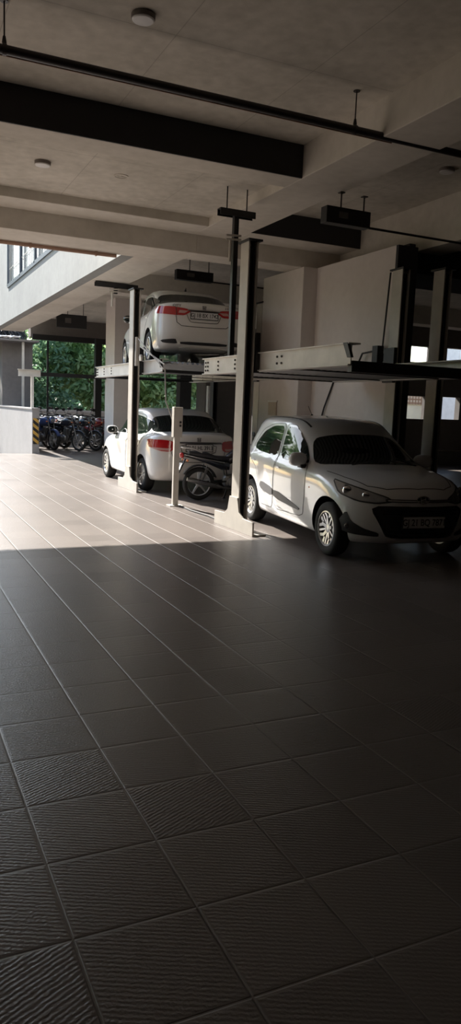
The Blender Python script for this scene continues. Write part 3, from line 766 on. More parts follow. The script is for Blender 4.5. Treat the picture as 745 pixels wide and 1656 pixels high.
def wheel(parent, x, y, R, wdt, style, side):
    """tyre with rim, hub and spokes; the dish faces +x when side is 1"""
    rr = R * .66
    prof = [(rr, -wdt / 2 + .01), (rr + .012, -wdt / 2), (R - .035, -wdt / 2 - .004), (R - .010, -wdt / 2 + .012), (R, -wdt / 2 + .035), (R, wdt / 2 - .035), (R - .010, wdt / 2 - .012), (R - .035, wdt / 2 + .004), (rr + .012, wdt / 2), (rr, wdt / 2 - .01)]
    prof.append(prof[0])
    mb = MB(); seg = 48; vs = []
    mb.lathe(prof, (0, 0, 0), 'x', seg); mb.f = [f for f in mb.f if len(f) == 4]
    ty = mb.build('wheel', M['rubber'], parent); ty.location = (x, y, R)
    o = wdt / 2 * side
    rim = MB(); pr = [(rr + .002, o * .96), (rr - .012, o * 1.0), (rr - .022, o * .86), (rr - .03, o * .2), (rr - .03, -o * .9), (rr + .002, -o * .9)]; pr.append(pr[0])
    rim.lathe(pr, (0, 0, 0), 'x', seg); rim.f = [f for f in rim.f if len(f) == 4]
    rim.lathe([(0, o * .70), (.045, o * .70), (.055, o * .62), (.055, o * .3), (0, o * .3)], (0, 0, 0), 'x', 20)
    def spoke(a, w0, w1, r0, r1, tw=0.0):
        ca, sa = cos(a), sin(a); cb_, sb_ = cos(a + tw), sin(a + tw)
        vs = []
        for (r_, w_, xx, c1, s1) in ((r0, w0, o * .66, ca, sa), (r1, w1, o * .88, cb_, sb_)):
            for sx in (-1, 1):
                for dx in (0, -.02 * side): vs.append((xx + dx, r_ * c1 - s1 * w_ * sx, r_ * s1 + c1 * w_ * sx))
        rim.add(vs, [(0, 1, 5, 4), (2, 6, 7, 3), (0, 4, 6, 2), (1, 3, 7, 5), (0, 2, 3, 1), (4, 5, 7, 6)])
    if style == 'split':
        for k in range(5):
            a = 2 * pi * k / 5 + .25
            spoke(a, .022, .016, .03, rr * .62); spoke(a - .05, .014, .020, rr * .5, rr - .02, -.26); spoke(a + .05, .014, .020, rr * .5, rr - .02, .26)
            spoke(a + pi / 5, .010, .012, .04, rr - .02)
    elif style == 'ten':
        for k in range(10): spoke(2 * pi * k / 10, .013, .022, .03, rr - .02)
    else:
        for k in range(7): spoke(2 * pi * k / 7 + .2, .024, .030, .03, rr - .02)
    rim.build('rim', M['alloy'], ty)
    br = MB().lathe([(0, -o * .1), (rr - .04, -o * .1), (rr - .04, -o * .3), (0, -o * .3)], (0, 0, 0), 'x', 24); br.build('brake_disc', M['darksteel'], ty)
    return ty
def mirror_part(t, x, y, z, m_, sg, big=1.0):
    mb = MB(); rot = Matrix.Rotation(RAD(12) * sg, 3, 'Z')
    mb.ellipsoid((x * sg, y, z), (.105 * big, .055 * big, .072 * big), 20, 12, 2.6, rot)
    o = mb.build('side_mirror', m_, t)
    MB().ellipsoid(((x + .005) * sg, y - .048, z), (.088 * big, .012, .058 * big), 16, 8, 3, rot).build('mirror_glass', M['glass'], o)
    MB().prism([(y - .03, z - .06), (y + .05, z - .06), (y + .06, z - .10), (y - .05, z - .10)], 'x', (x - .17) * sg, (x - .02) * sg).build('mirror_foot', M['black'], o)
    return o
def handle(bvh, t, y, z, m_, sg):
    h_ = bvh.ray_cast(Vector((3, y, z)), Vector((-1, 0, 0)))
    x = h_[0].x
    MB().ellipsoid(((x + .012) * sg, y, z), (.012, .085, .014), 14, 8, 2.6).build('door_handle', m_, t)
def number_plate(t, loc, rot, txt, w=.50, h_=.115):
    p = MB().box(-w / 2, w / 2, -.004, .004, -h_ / 2, h_ / 2).build('number_plate', M['plate'], t, smooth=False, bevel=.002)
    p.location = loc; p.rotation_euler = rot
    fr = MB().box(-w / 2 - .012, w / 2 + .012, -.001, .006, -h_ / 2 - .012, h_ / 2 + .012).build('plate_holder', M['black'], p, smooth=False)
    text_obj('plate_lettering', txt, .098, M['ink'], p, (0, -.0045, -.002), (RAD(90), 0, 0), .0008, .86)
    return p
def finish_body(res, paint, t, R, axles, z_dark=.20):
    res.name = 'body'; res.materials.clear(); res.materials.append(paint); res.materials.append(M['black'])
    for p in res.polygons:
        c_ = p.center; p.use_smooth = True; dark = c_.z < z_dark and p.normal.z < -.5
        for ya in axles:
            if math.hypot(c_.y - ya, c_.z - R - .01) < R + .050 and abs(c_.x) > .3: dark = True
            if abs(math.hypot(c_.y - ya, c_.z - R - .01) - R - .055) < .012 and abs(p.normal.x) < .6 and (p.normal.y * (c_.y - ya) + p.normal.z * (c_.z - R)) < 0: dark = True
        p.material_index = 1 if dark else 0
    res.set_sharp_from_angle(angle=RAD(42))
    o = bpy.data.objects.new('body', res); C.objects.link(o); o.parent = t
    return o
SIDE = (-1, 0, 0); FRONT = (0, -1, 0); REAR = (0, 1, 0)

def make_hatchback():
    t = thing('hatchback_car', 'silver-white five-door hatchback parked nose forward under the empty raised platform', 'car', (0, 0, 0))
    R, ax = .295, (-1.195, 1.23)
    rows = [
        dict(yr=-1.2, yf=1.2, w=.0, z=.22, rr=.3, fr=.3),
        dict(yr=-1.70, yf=1.70, w=.70, z=.20, rr=.25, fr=.35),
        dict(yr=-1.80, yf=1.80, w=.775, z=[(-1.8, .24), (-1, .18), (1, .18), (1.8, .22)], rr=.30, fr=.50),
        dict(yr=-1.86, yf=1.868, w=.815, z=[(-1.8, .38), (-1, .30), (1, .30), (1.8, .33)], rr=.34, fr=.55, nf=2.4),
        dict(yr=-1.88, yf=1.880, w=.825, z=[(-1.8, .56), (-1, .50), (1, .50), (1.8, .50)], rr=.36, fr=.60, nf=2.3),
        dict(yr=-1.85, yf=1.860, w=.828, z=[(-1.8, .76), (-1, .72), (1, .70), (1.8, .665)], rr=.38, fr=.66, nf=2.2),
        dict(yr=-1.80, yf=1.785, w=.815, z=[(-1.8, .93), (-1.2, .915), (.4, .86), (1.0, .85), (1.5, .80), (1.8, .770)], rr=.40, fr=.72, nf=2.1, crown=.012),
        dict(yr=-1.77, yf=1.60, w=.785, z=[(-1.75, .985), (-1.2, .965), (.4, .905), (1.0, .885), (1.3, .865), (1.6, .835)], rr=.42, fr=.72, nf=2.1, crown=.03),
        dict(yr=-1.76, yf=1.25, w=.755, z=[(-1.75, 1.02), (-1.2, 1.0), (.3, .945), (.8, .93), (1.25, .895)], rr=.42, fr=.62, nf=2.2, crown=.035),
        dict(yr=-1.755, yf=.98, w=.740, z=[(-1.75, 1.06), (-1.2, 1.03), (.3, .985), (.98, .945)], rr=.40, fr=.50, nf=2.2, crown=.03),
        dict(yr=-1.71, yf=.74, w=.715, z=[(-1.7, 1.15), (-1.2, 1.13), (.3, 1.09), (.74, 1.075)], rr=.40, fr=.50, nf=2.2, crown=.0),
        dict(yr=-1.58, yf=.34, w=.640, z=[(-1.5, 1.36), (-1.2, 1.375), (0, 1.36), (.34, 1.33)], rr=.36, fr=.46, nf=2.4),
        dict(yr=-1.46, yf=.14, w=.605, z=[(-1.46, 1.455), (-1.0, 1.475), (-.4, 1.465), (.12, 1.435)], rr=.34, fr=.42, nf=2.4, crown=.012),
        dict(yr=-1.28, yf=-.06, w=.45, z=[(-1.2, 1.49), (-.6, 1.505), (-.08, 1.475)], rr=.3, fr=.3, crown=.012),
        dict(yr=-1.05, yf=-.30, w=.0, z=[(-1.05, 1.51), (-.6, 1.522), (-.30, 1.505)], rr=.2, fr=.2),
    ]
    res, bvh = car_shell(rows, ax, R, .74)
    finish_body(res, M['paint_silver'], t, R, ax)
    for ya in ax:
        for sg in (-1, 1): wheel(t, .725 * sg, ya, R, .175, 'split', sg)
    P = lambda *a, **k: panel(bvh, *a, parent=t, **k)
    # glass
    ws = [(x, .8, z) for x, z in ((-.72, .985), (-.575, 1.415), (-.30, 1.452), (.30, 1.452), (.575, 1.415), (.72, .985), (.38, .935), (-.38, .935))]
    P(ws, (0, -1, -.35), 'windshield', M['glass'], step=.06, q=.15)
    for sg in (1, -1): 
        wp = MB(); wp.tube([(sg * .42, 1.03, .985), (sg * .14, .98, 1.02), (sg * .0, .93, 1.06)], .007, 6); wp.build('wiper', M['black'], t)
    P([(x, -1.7, z) for x, z in ((-.58, 1.08), (-.50, 1.36), (.50, 1.36), (.58, 1.08))], REAR, 'rear_window', M['glass'], step=.06)
    P([(x, -1.8, z) for x, z in ((-.80, .80), (-.80, 1.02), (-.62, 1.02), (-.58, .82))], (.25, 1, 0), 'tail_light', M['tail_red'], step=.05, mirror=True)
    # doors with their windows
    fd = [(.8, .62, .33), (.8, .66, .60), (.8, .64, .88), (.8, .40, 1.06), (.8, .02, 1.32), (.8, -.10, 1.385), (.8, -.36, 1.40), (.8, -.31, .90), (.8, -.30, .30)]
    rd = [(.8, -.335, .30), (.8, -.345, .90), (.8, -.395, 1.40), (.8, -.80, 1.39), (.8, -1.12, 1.30), (.8, -1.30, 1.10), (.8, -1.25, .90), (.8, -.98, .78), (.8, -.86, .58), (.8, -.82, .30)]
    doors = []
    for poly, nm in ((fd, 'front'), (rd, 'rear')):
        a, b = P(poly, SIDE, 'door', M['paint_silver'], off=.003, step=.06, rnd=2, q=.12, mirror=True); doors.append((a, b))
        ribbon(bvh, chaikin(poly, 2, .12), SIDE, 'door_gap', M['black'], t, closed=True, wd=.008, off=.0032, mirror=True)
    fw = [(.8, .56, .955), (.8, .50, 1.02), (.8, .30, 1.17), (.8, .06, 1.31), (.8, -.06, 1.352), (.8, -.315, 1.365), (.8, -.285, .945)]
    rw = [(.8, -.385, .965), (.8, -.415, 1.365), (.8, -.78, 1.355), (.8, -1.05, 1.275), (.8, -1.23, 1.10), (.8, -1.22, 1.03), (.8, -1.05, 1.0)]
    for poly, dd in ((fw, doors[0]), (rw, doors[1])):
        a, b = panel(bvh, poly, SIDE, 'side_window', M['glass'], t, off=.006, step=.05, rnd=2, q=.15, mirror=True)
        a.parent = dd[0]; b.parent = dd[1]
    # door mouldings
    P([(.8, .55, .42), (.8, -.28, .56), (.8, -.28, .445), (.8, .50, .39)], SIDE, 'side_moulding', M['grey_trim'], off=.012, step=.04, rnd=1, mirror=True)
    P([(.8, -.33, .565), (.8, -.74, .62), (.8, -.80, .55), (.8, -.70, .50), (.8, -.33, .452)], SIDE, 'side_moulding', M['grey_trim'], off=.012, step=.04, rnd=1, mirror=True)
    for sg in (1, -1):
        handle(bvh, t, -.20, .845, M['paint_silver'], sg); handle(bvh, t, -1.10, .875, M['paint_silver'], sg)
        mirror_part(t, .86, .50, 1.00, M['paint_silver'], sg, 1.15)
        MB().ellipsoid((.822 * sg, .78, .70), (.008, .022, .012), 10, 6).build('side_repeater', M['amber'], t)
    # bonnet gap, roof gutters
    ribbon(bvh, [(0, 1.74, .80), (.35, 1.70, .80), (.52, 1.58, .82), (.64, 1.3, .88), (.71, 1.0, .93)], (0, -.35, -1), 'bonnet_gap', M['black'], t, wd=.008, mirror=True)
    ribbon(bvh, [(.52, .12, 1.45), (.55, -.4, 1.47), (.55, -1.0, 1.47), (.5, -1.4, 1.45)], (0, 0, -1), 'roof_strip', M['black'], t, wd=.022, off=.006, mirror=True)
    # lamps and grille
    hl = [(.800, 1.30, .845), (.79, 1.44, .715), (.66, 1.62, .655), (.50, 1.76, .640), (.36, 1.84, .668), (.42, 1.81, .705), (.60, 1.66, .765), (.77, 1.42, .825)]
    a, b = P(hl, (-.62, -.78, 0), 'headlight', M['lamp_glass'], off=.006, step=.035, rnd=1, q=.15, mirror=True)
    for par, sg in ((a, 1), (b, -1)):
        pr = Projector(bvh, (-.62, -.78, 0))
        for c3, r_ in (((.72, 1.50, .745), .050), ((.59, 1.67, .710), .038)):
            p_, n_ = pr.hit(pr.to2(c3), .004); 
            mm = MB().ellipsoid((p_.x * sg, p_.y, p_.z), (r_, r_ * .35, r_), 16, 8, 2, Matrix.Rotation(RAD(38) * -sg, 3, 'Z')); mm.build('lamp_reflector', M['chrome'], par)
        # dark rim of the lamp
    ribbon(bvh, chaikin(hl, 1, .15), (-.62, -.78, 0), 'lamp_rim', M['black'], t, closed=True, wd=.014, off=.007, mirror=True)
    P([(x, 1.8, z) for x, z in ((-.40, .688), (-.40, .660), (.40, .660), (.40, .688))], FRONT, 'upper_grille', M['black'], off=.008, step=.03, rnd=0)
    P([(x, 1.8, z) for x, z in ((-.38, .678), (-.38, .667), (.38, .667), (.38, .678))], FRONT, 'chrome_strip', M['chrome'], off=.011, step=.03, rnd=0)
    gp = [(x, 1.85, z) for x, z in ((-.54, .575), (-.47, .61), (.47, .61), (.54, .575), (.40, .315), (.32, .295), (-.32, .295), (-.40, .315))]
    gr = P(gp, FRONT, 'grille', M['black'], off=.006, step=.04, rnd=1, q=.12)
    ribbon(bvh, chaikin(gp, 1, .12), FRONT, 'grille_surround', M['blackgloss'], t, closed=True, wd=.02, off=.010)
    for zz in (.34, .38, .54, .575):
        ribbon(bvh, [(-.46 + (.57 - zz) * .5, 1.85, zz), (.46 - (.57 - zz) * .5, 1.85, zz)], FRONT, 'grille_bar', M['blackgloss'], gr, wd=.012, off=.012)
    fg = [(.745, 1.56, .545), (.715, 1.62, .44), (.62, 1.72, .375), (.48, 1.80, .335), (.48, 1.80, .295), (.70, 1.62, .305), (.785, 1.47, .34), (.785, 1.46, .42)]
    a, b = P(fg, (-.5, -.86, 0), 'fog_lamp_bezel', M['black'], off=.006, step=.035, rnd=1, q=.15, mirror=True)
    prj = Projector(bvh, (-.5, -.86, 0)); p_, n_ = prj.hit(prj.to2((.735, 1.58, .385)), .006)
    for par, sg in ((a, 1), (b, -1)): MB().ellipsoid((p_.x * sg, p_.y, p_.z), (.03, .015, .03), 14, 8).build('fog_lamp', M['lamp_glass'], par)
    # oval badge with slanted H
    h_ = bvh.ray_cast(Vector((0, 4, .690)), Vector((0, -1, 0)))[0]
    e = MB(); pts = [(.075 * cos(a_), h_.y + .018, .692 + .040 * sin(a_)) for a_ in [2 * pi * k / 28 for k in range(29)]]
    e.tube(pts, .0055, 6); 
    e.tube([(.034, h_.y + .02, .720), (.022, h_.y + .02, .664)], .006, 6); e.tube([(-.022, h_.y + .02, .720), (-.034, h_.y + .02, .664)], .006, 6); e.tube([(.028, h_.y + .02, .686), (-.028, h_.y + .02, .698)], .005, 6)
    bd = e.build('front_badge', M['chrome'], t)
    MB().ellipsoid((0, h_.y + .006, .692), (.073, .012, .039), 20, 8).build('badge_backing', M['black'], bd)
    hp = bvh.ray_cast(Vector((0, 4, .46)), Vector((0, -1, 0)))[0]
    number_plate(t, (0, hp.y + .025, .46), (0, 0, pi), 'GJ 21 BQ 7871')
    an = MB().tube([(0, -1.0, 1.515), (0, -1.14, 1.64)], .004, 6).lathe([(.02, 1.505), (.012, 1.53)], (0, -1.0, 0), 'z', 12); an.build('antenna', M['black'], t)
    return t

def make_sedan(lab, paint, Lr, Lf, W, H, R, ax, style, tail, txt, roofspan, deck_y, deck_z, pearl=False, group=None, ws_y=.98, rw_base=None):
    """three-box car; Lr and Lf are the rear and front ends along its length"""
    t = thing('sedan_car', lab, 'car', (0, 0, 0), 0, group)
    w = W / 2; rt, ft = roofspan           # roof rear / front ends
    db = rw_base                            # y of the rear window's foot
    zl = deck_z
    rows = [
        dict(yr=-1.2, yf=1.2, w=.0, z=.22, rr=.3, fr=.3),
        dict(yr=Lr + .20, yf=Lf - .18, w=w - .13, z=.21, rr=.25, fr=.35),
        dict(yr=Lr + .06, yf=Lf - .06, w=w - .055, z=[(Lr, .27), (-1, .19), (1, .19), (Lf, .22)], rr=.32, fr=.50),
        dict(yr=Lr, yf=Lf - .01, w=w - .010, z=[(Lr, .42), (-1, .32), (1, .32), (Lf, .35)], rr=.38, fr=.55, nf=2.4),
        dict(yr=Lr + .005, yf=Lf, w=w, z=[(Lr, .58), (-1, .52), (1, .50), (Lf, .48)], rr=.42, fr=.62, nf=2.3),
        dict(yr=Lr + .045, yf=Lf - .04, w=w, z=[(Lr, .76), (-1, .72), (1, .68), (Lf, .62)], rr=.44, fr=.68, nf=2.2),
        dict(yr=Lr + .075, yf=Lf - .11, w=w - .012, z=[(Lr, zl - .13), (-1.2, .90), (.4, .87), (1.0, .85), (1.6, .77), (Lf, .71)], rr=.46, fr=.72, nf=2.1, crown=.01),
        dict(yr=Lr + .06, yf=Lf - .30, w=w - .040, z=[(Lr, zl - .015), (-1.4, .985), (-1.0, .955), (.4, .915), (1.0, .89), (1.4, .83), (Lf, .77)], rr=.46, fr=.72, nf=2.1, crown=.025),
        dict(yr=Lr + .16, yf=Lf - .62, w=w - .075, z=[(Lr, zl), (-1.4, 1.02), (-1.0, .99), (.3, .95), (.8, .94), (1.4, .89)], rr=.42, fr=.62, nf=2.2, crown=.03),
        dict(yr=db, yf=ws_y, w=w - .100, z=[(db, zl + .035), (-1.0, 1.03), (.3, .985), (ws_y, .975)], rr=.34, fr=.50, nf=2.2, crown=.02),
        dict(yr=db + .10, yf=ws_y - .20, w=w - .120, z=[(db, zl + .11), (-1.0, 1.12), (.3, 1.08), (ws_y, 1.07)], rr=.36, fr=.50, nf=2.2),
        dict(yr=rt - .20, yf=ft + .24, w=w - .175, z=[(rt - .2, H - .16), (-.8, H - .145), (0, H - .145), (ft + .24, H - .17)], rr=.40, fr=.46, nf=2.4),
        dict(yr=rt, yf=ft, w=w - .205, z=[(rt, H - .065), (-.5, H - .04), (ft, H - .07)], rr=.40, fr=.42, nf=2.4, crown=.012),
        dict(yr=rt + .18, yf=ft - .22, w=w - .34, z=[(rt + .2, H - .03), (-.4, H - .012), (ft - .22, H - .035)], rr=.3, fr=.3, crown=.012),
        dict(yr=rt + .50, yf=ft - .42, w=.0, z=[(rt + .5, H - .01), (-.3, H), (ft - .4, H - .012)], rr=.2, fr=.2),
    ]
    res, bvh = car_shell(rows, ax, R, w - .09)
    finish_body(res, paint, t, R, ax)
    for ya in ax:
        for sg in (-1, 1): wheel(t, (w - .105) * sg, ya, R, .18, style, sg)
    P = lambda *a, **k: panel(bvh, *a, parent=t, **k)
    hx = w - .80
    P([(x, .8, z) for x, z in ((-.67 - hx, 1.02), (-.53, H - .12), (-.30, H - .09), (.30, H - .09), (.53, H - .12), (.67 + hx, 1.02), (.35, .995), (-.35, .995))], (0, -1, -.35), 'windshield', M['glass'], step=.06, q=.15)
    P([(x, -1.6, z) for x, z in ((-.68 - hx, zl + .03), (-.62, H - .055), (-.30, H - .015), (.30, H - .015), (.62, H - .055), (.68 + hx, zl + .03), (.3, zl + .012), (-.3, zl + .012))], (0, 1, -.30), 'rear_window', M['glass'], step=.06, q=.15)
    yrw = ax[0]
    fd = [(.8, .70, .33), (.8, .74, .60), (.8, .72, .88), (.8, .46, 1.06), (.8, ft - .02, H - .16), (.8, -.10, H - .115), (.8, -.28, H - .115), (.8, -.25, .90), (.8, -.24, .30)]
    rd = [(.8, -.275, .30), (.8, -.285, .90), (.8, -.315, H - .115), (.8, rt + .12, H - .15), (.8, yrw + .02, 1.16), (.8, yrw + .0, .95), (.8, yrw + .16, .82), (.8, yrw + .35, .60), (.8, yrw + .38, .30)]
    doors = []
    for poly in (fd, rd):
        doors.append(P(poly, SIDE, 'door', paint, off=.003, step=.06, rnd=2, q=.12, mirror=True))
        ribbon(bvh, chaikin(poly, 2, .12), SIDE, 'door_gap', M['black'], t, closed=True, wd=.008, off=.0032, mirror=True)
    fw = [(.8, .60, .965), (.8, .50, 1.04), (.8, ft - .05, H - .20), (.8, -.06, H - .155), (.8, -.235, H - .150), (.8, -.225, .965)]
    rw = [(.8, -.32, .970), (.8, -.335, H - .150), (.8, rt + .18, H - .185), (.8, rt - .16, H - .25), (.8, yrw - .16, 1.16), (.8, yrw - .13, 1.065), (.8, yrw + .1, 1.005)]
    for poly, dd in ((fw, doors[0]), (rw, doors[1])):
        a, b = panel(bvh, poly, SIDE, 'side_window', M['glass'], t, off=.006, step=.05, rnd=2, q=.15, mirror=True)
        a.parent = dd[0]; b.parent = dd[1]
    for sg in (1, -1):
        handle(bvh, t, -.12, .86, paint, sg); handle(bvh, t, yrw + .22, .89, paint, sg)
        mirror_part(t, w + .04, .56, 1.02, paint if not pearl else M['blackgloss'], sg, 1.1)
    # tail lights, boot gap, plate, bumper detail
    if tail == 'wedge':
        a, b = P([(.83, Lr + .42, zl - .075), (.60, Lr + .1, zl - .085), (.36, Lr, zl - .115), (.28, Lr, zl - .160), (.40, Lr, zl - .235), (.60, Lr, zl - .235), (.83, Lr + .42, zl - .20)], (-.42, .9, 0), 'tail_light', M['tail_red'], off=.008, step=.04, rnd=1, q=.12, mirror=True)
        for par, poly in ((a, 1), (b, -1)):
            pn = panel(bvh, [(.50, Lr, zl - .145), (.32, Lr, zl - .150), (.40, Lr, zl - .195), (.52, Lr, zl - .195)], (-.42, .9, 0), 'clear_lens', M['tail_pale'], par, off=.011, step=.04, rnd=0, mirror=poly < 0)
            if poly < 0:
                k, k2 = pn; bpy.data.objects.remove(k)
        ribbon(bvh, [(.52, Lr + .1, zl - .09), (.52, Lr, zl - .24)], (-.2, .97, 0), 'lamp_gap', M['black'], t, wd=.010, off=.012, mirror=True)
        ribbon(bvh, [(.515, Lr, zl - .24), (.50, Lr, zl - .36), (.42, Lr, zl - .42), (.2, Lr, zl - .43), (0, Lr, zl - .43)], REAR, 'boot_gap', M['black'], t, wd=.010, mirror=True)
        pr_ = [(x, Lr, z) for x, z in ((-.34, zl - .17), (-.30, zl - .15), (.30, zl - .15), (.34, zl - .17), (.27, zl - .335), (.22, zl - .35), (-.22, zl - .35), (-.27, zl - .335))]
        ribbon(bvh, chaikin(pr_, 1), REAR, 'plate_recess', M['badge'], t, closed=True, wd=.010)
        P([(x, Lr, z) for x, z in ((-.31, zl - .150), (-.29, zl - .132), (.29, zl - .132), (.31, zl - .150))], REAR, 'chrome_garnish', M['badge'], off=.014, step=.04, rnd=0)
        zp = zl - .225
        # lower bumper
        P([(x, Lr, z) for x, z in ((-.46, .385), (-.46, .335), (.46, .335), (.46, .385))], REAR, 'bumper_slot', M['black'], off=.005, step=.04, rnd=1)
        a, b = P([(.78, Lr + .2, .40), (.55, Lr, .43), (.50, Lr, .40), (.50, Lr, .345), (.74, Lr + .1, .35)], (-.35, .93, 0), 'bumper_vent', M['black'], off=.006, step=.04, rnd=1, mirror=True)
        ribbon(bvh, [(.50, Lr, .44), (.45, Lr, .33)], REAR, 'bumper_fin', paint, t, wd=.05, off=.02, mirror=True)
        P([(x, Lr, z) for x, z in ((-.46, .30), (-.42, .235), (.42, .235), (.46, .30))], REAR, 'lower_lip', paint, off=.02, step=.05, rnd=1)
    else:
        a, b = P([(.83, Lr + .50, zl - .10), (.66, Lr + .1, zl - .10), (.54, Lr, zl - .12), (.52, Lr, zl - .26), (.60, Lr, zl - .30), (.74, Lr + .1, zl - .29), (.83, Lr + .46, zl - .22)], (-.55, .83, 0), 'tail_light', M['tail_red'], off=.008, step=.04, rnd=1, q=.15, mirror=True)
        for par, k_ in ((a, 0), (b, 1)):
            pn = panel(bvh, [(.80, Lr + .36, zl - .235), (.58, Lr, zl - .245), (.60, Lr, zl - .285), (.76, Lr + .2, zl - .275)], (-.55, .83, 0), 'clear_lens', M['tail_pale'], par, off=.011, step=.04, rnd=0, mirror=bool(k_))
            if k_: bpy.data.objects.remove(pn[0])
        ribbon(bvh, [(.53, Lr, zl - .10), (.52, Lr, zl - .28), (.47, Lr, zl - .45), (.3, Lr, zl - .47), (0, Lr, zl - .475)], REAR, 'boot_gap', M['black'], t, wd=.009, mirror=True)
        P([(x, Lr, z) for x, z in ((-.46, zl - .155), (-.44, zl - .125), (.44, zl - .125), (.46, zl - .155))], REAR, 'chrome_garnish', M['badge'], off=.016, step=.04, rnd=0)
        pr_ = [(x, Lr, z) for x, z in ((-.36, zl - .16), (.36, zl - .16), (.31, zl - .34), (-.31, zl - .34))]
        ribbon(bvh, chaikin(pr_, 1), REAR, 'plate_recess', M['badge'], t, closed=True, wd=.012)
        zp = zl - .225
    hp = bvh.ray_cast(Vector((0, -5, zp)), Vector((0, 1, 0)))[0]
    number_plate(t, (0, hp.y - .025, zp), (0, 0, 0), txt)
    zb = zl - .085
    hb = bvh.ray_cast(Vector((0, -5, zb)), Vector((0, 1, 0)))[0]
    # squared H badge
    e = MB(); yb = hb.y - .012
    e.tube([(-.036, yb, zb + .030), (-.028, yb, zb - .030), (.028, yb, zb - .030), (.036, yb, zb + .030), (-.036, yb, zb + .030)], .004, 6)
    e.tube([(-.020, yb, zb + .026), (-.014, yb, zb - .026)], .0055, 6); e.tube([(.020, yb, zb + .026), (.014, yb, zb - .026)], .0055, 6); e.tube([(-.016, yb, zb), (.016, yb, zb)], .0055, 6)
    e.build('rear_badge', M['badge'], t)
    if tail == 'wedge':
        for x_, s_ in ((-.50, 'CITY'), (.50, 'i-VTEC')):
            hh = bvh.ray_cast(Vector((x_, -5, zb + .02)), Vector((0, 1, 0)))
            a_ = math.atan2(hh[1].x, -hh[1].y)
            text_obj('model_lettering', s_, .055, M['badge'], t, (x_, hh[0].y - .006, zb + .018), (RAD(90), 0, a_), .002, 1.3)
    # front lamps and grille (away from the view)
    P([(.80, Lf - .62, .80), (.74, Lf - .35, .66), (.46, Lf - .05, .62), (.42, Lf - .06, .70), (.66, Lf - .3, .76)], (-.6, -.8, 0), 'headlight', M['lamp_glass'], off=.006, step=.04, rnd=1, mirror=True)
    P([(x, Lf, z) for x, z in ((-.40, .68), (.40, .68), (.34, .58), (-.34, .58))], FRONT, 'grille', M['black'], off=.006, step=.05, rnd=1)
    P([(x, Lf, z) for x, z in ((-.50, .42), (.50, .42), (.42, .27), (-.42, .27))], FRONT, 'lower_grille', M['black'], off=.006, step=.05, rnd=1)
    # spare: exhaust tip and rear reflectors
    MB().tube([(.50, Lr + .10, .22), (.50, Lr + .32, .22)], .024, 12).build('exhaust_pipe', M['engine'], t)
    if tail == 'wedge':
        sf = MB().add([(0, -.62 + .0, H - .005), (-.018, -.78, H - .02), (.018, -.78, H - .02), (0, -.79, H + .06)], [(0, 1, 3), (0, 3, 2), (1, 2, 3), (0, 2, 1)]); sf.build('shark_fin', M['black'], t, smooth=False)
    else:
        MB().tube([(0, .0, H - .01), (0, -.16, H + .14)], .004, 6).build('antenna', M['black'], t)
        P([(.83, .5, .33), (.83, -.6, .33), (.83, -.6, .27), (.83, .5, .27)], SIDE, 'sill_trim', paint, off=.012, step=.05, rnd=0, mirror=True)
    return t

hatch = make_hatchback()
YAW_I = RAD(7.2)
hatch.rotation_euler = (0, 0, pi - YAW_I); hatch.location = (4.74, 7.18, 0); hatch.scale = (.87, .93, .885)
amaze = make_sedan('white compact sedan parked on the ground below the raised sedan, tail towards us', M['paint_white'], -1.99, 1.98, 1.68, 1.50, .295, (-1.19, 1.215), 'ten', 'block', 'GJ 01 HL 3913', (-1.05, .22), None, 1.045, ws_y=.98, rw_base=-1.62)
amaze.rotation_euler = (0, 0, RAD(-1.0)); amaze.location = (4.56, 12.78, 0); amaze.scale = (.88, .95, .91)
city = make_sedan('white saloon with wide red tail lights, up on the raised lift platform', M['paint_pearl'], -2.25, 2.18, 1.70, 1.495, .31, (-1.27, 1.33), 'five', 'wedge', 'GJ 18 BX 1742', (-1.0, .25), None, 1.08, pearl=True, ws_y=1.02, rw_base=-1.62)
city.rotation_euler = (0, 0, RAD(-7.5)); city.location = (4.94, 13.27, 2.064); city.scale = (.875, .92, .885)

# ------------------------------------------------------------------ motorcycles
def bike_wheel(t, y, R, w, name='wheel'):
    mb = MB(); pr = [(R - w * .9, -w * .35), (R - w * .35, -w * .5), (R - .008, -w * .28), (R, 0), (R - .008, w * .28), (R - w * .35, w * .5), (R - w * .9, w * .35)]; pr.append(pr[0])
    mb.lathe(pr, (0, 0, 0), 'x', 40); mb.f = [f for f in mb.f if len(f) == 4]
    ty = mb.build('wheel', M['rubber'], t); ty.location = (0, y, R)
    rm = MB(); ri = R - w * .85
    p2 = [(ri + .004, -w * .34), (ri - .012, -w * .30), (ri - .016, 0), (ri - .012, w * .30), (ri + .004, w * .34)]; p2.append(p2[0])
    rm.lathe(p2, (0, 0, 0), 'x', 40); rm.f = [f for f in rm.f if len(f) == 4]
    for k in range(5):
        a = 2 * pi * k / 5 + .4
        rm.add([(sx * w_, r_ * cos(a) - sin(a) * h_ * sy, r_ * sin(a) + cos(a) * h_ * sy) for (r_, w_, h_) in ((.03, .018, .020), (ri - .008, .010, .012)) for sx in (-1, 1) for sy in (-1, 1)],
               [(0, 1, 5, 4), (2, 6, 7, 3), (0, 4, 6, 2), (1, 3, 7, 5), (0, 2, 3, 1), (4, 5, 7, 6)])
    rm.lathe([(.0, -.06), (.05, -.055), (.055, 0), (.05, .055), (0, .06)], (0, 0, 0), 'x', 20)
    rm.build('rim', M['alloy'], ty)
    return ty
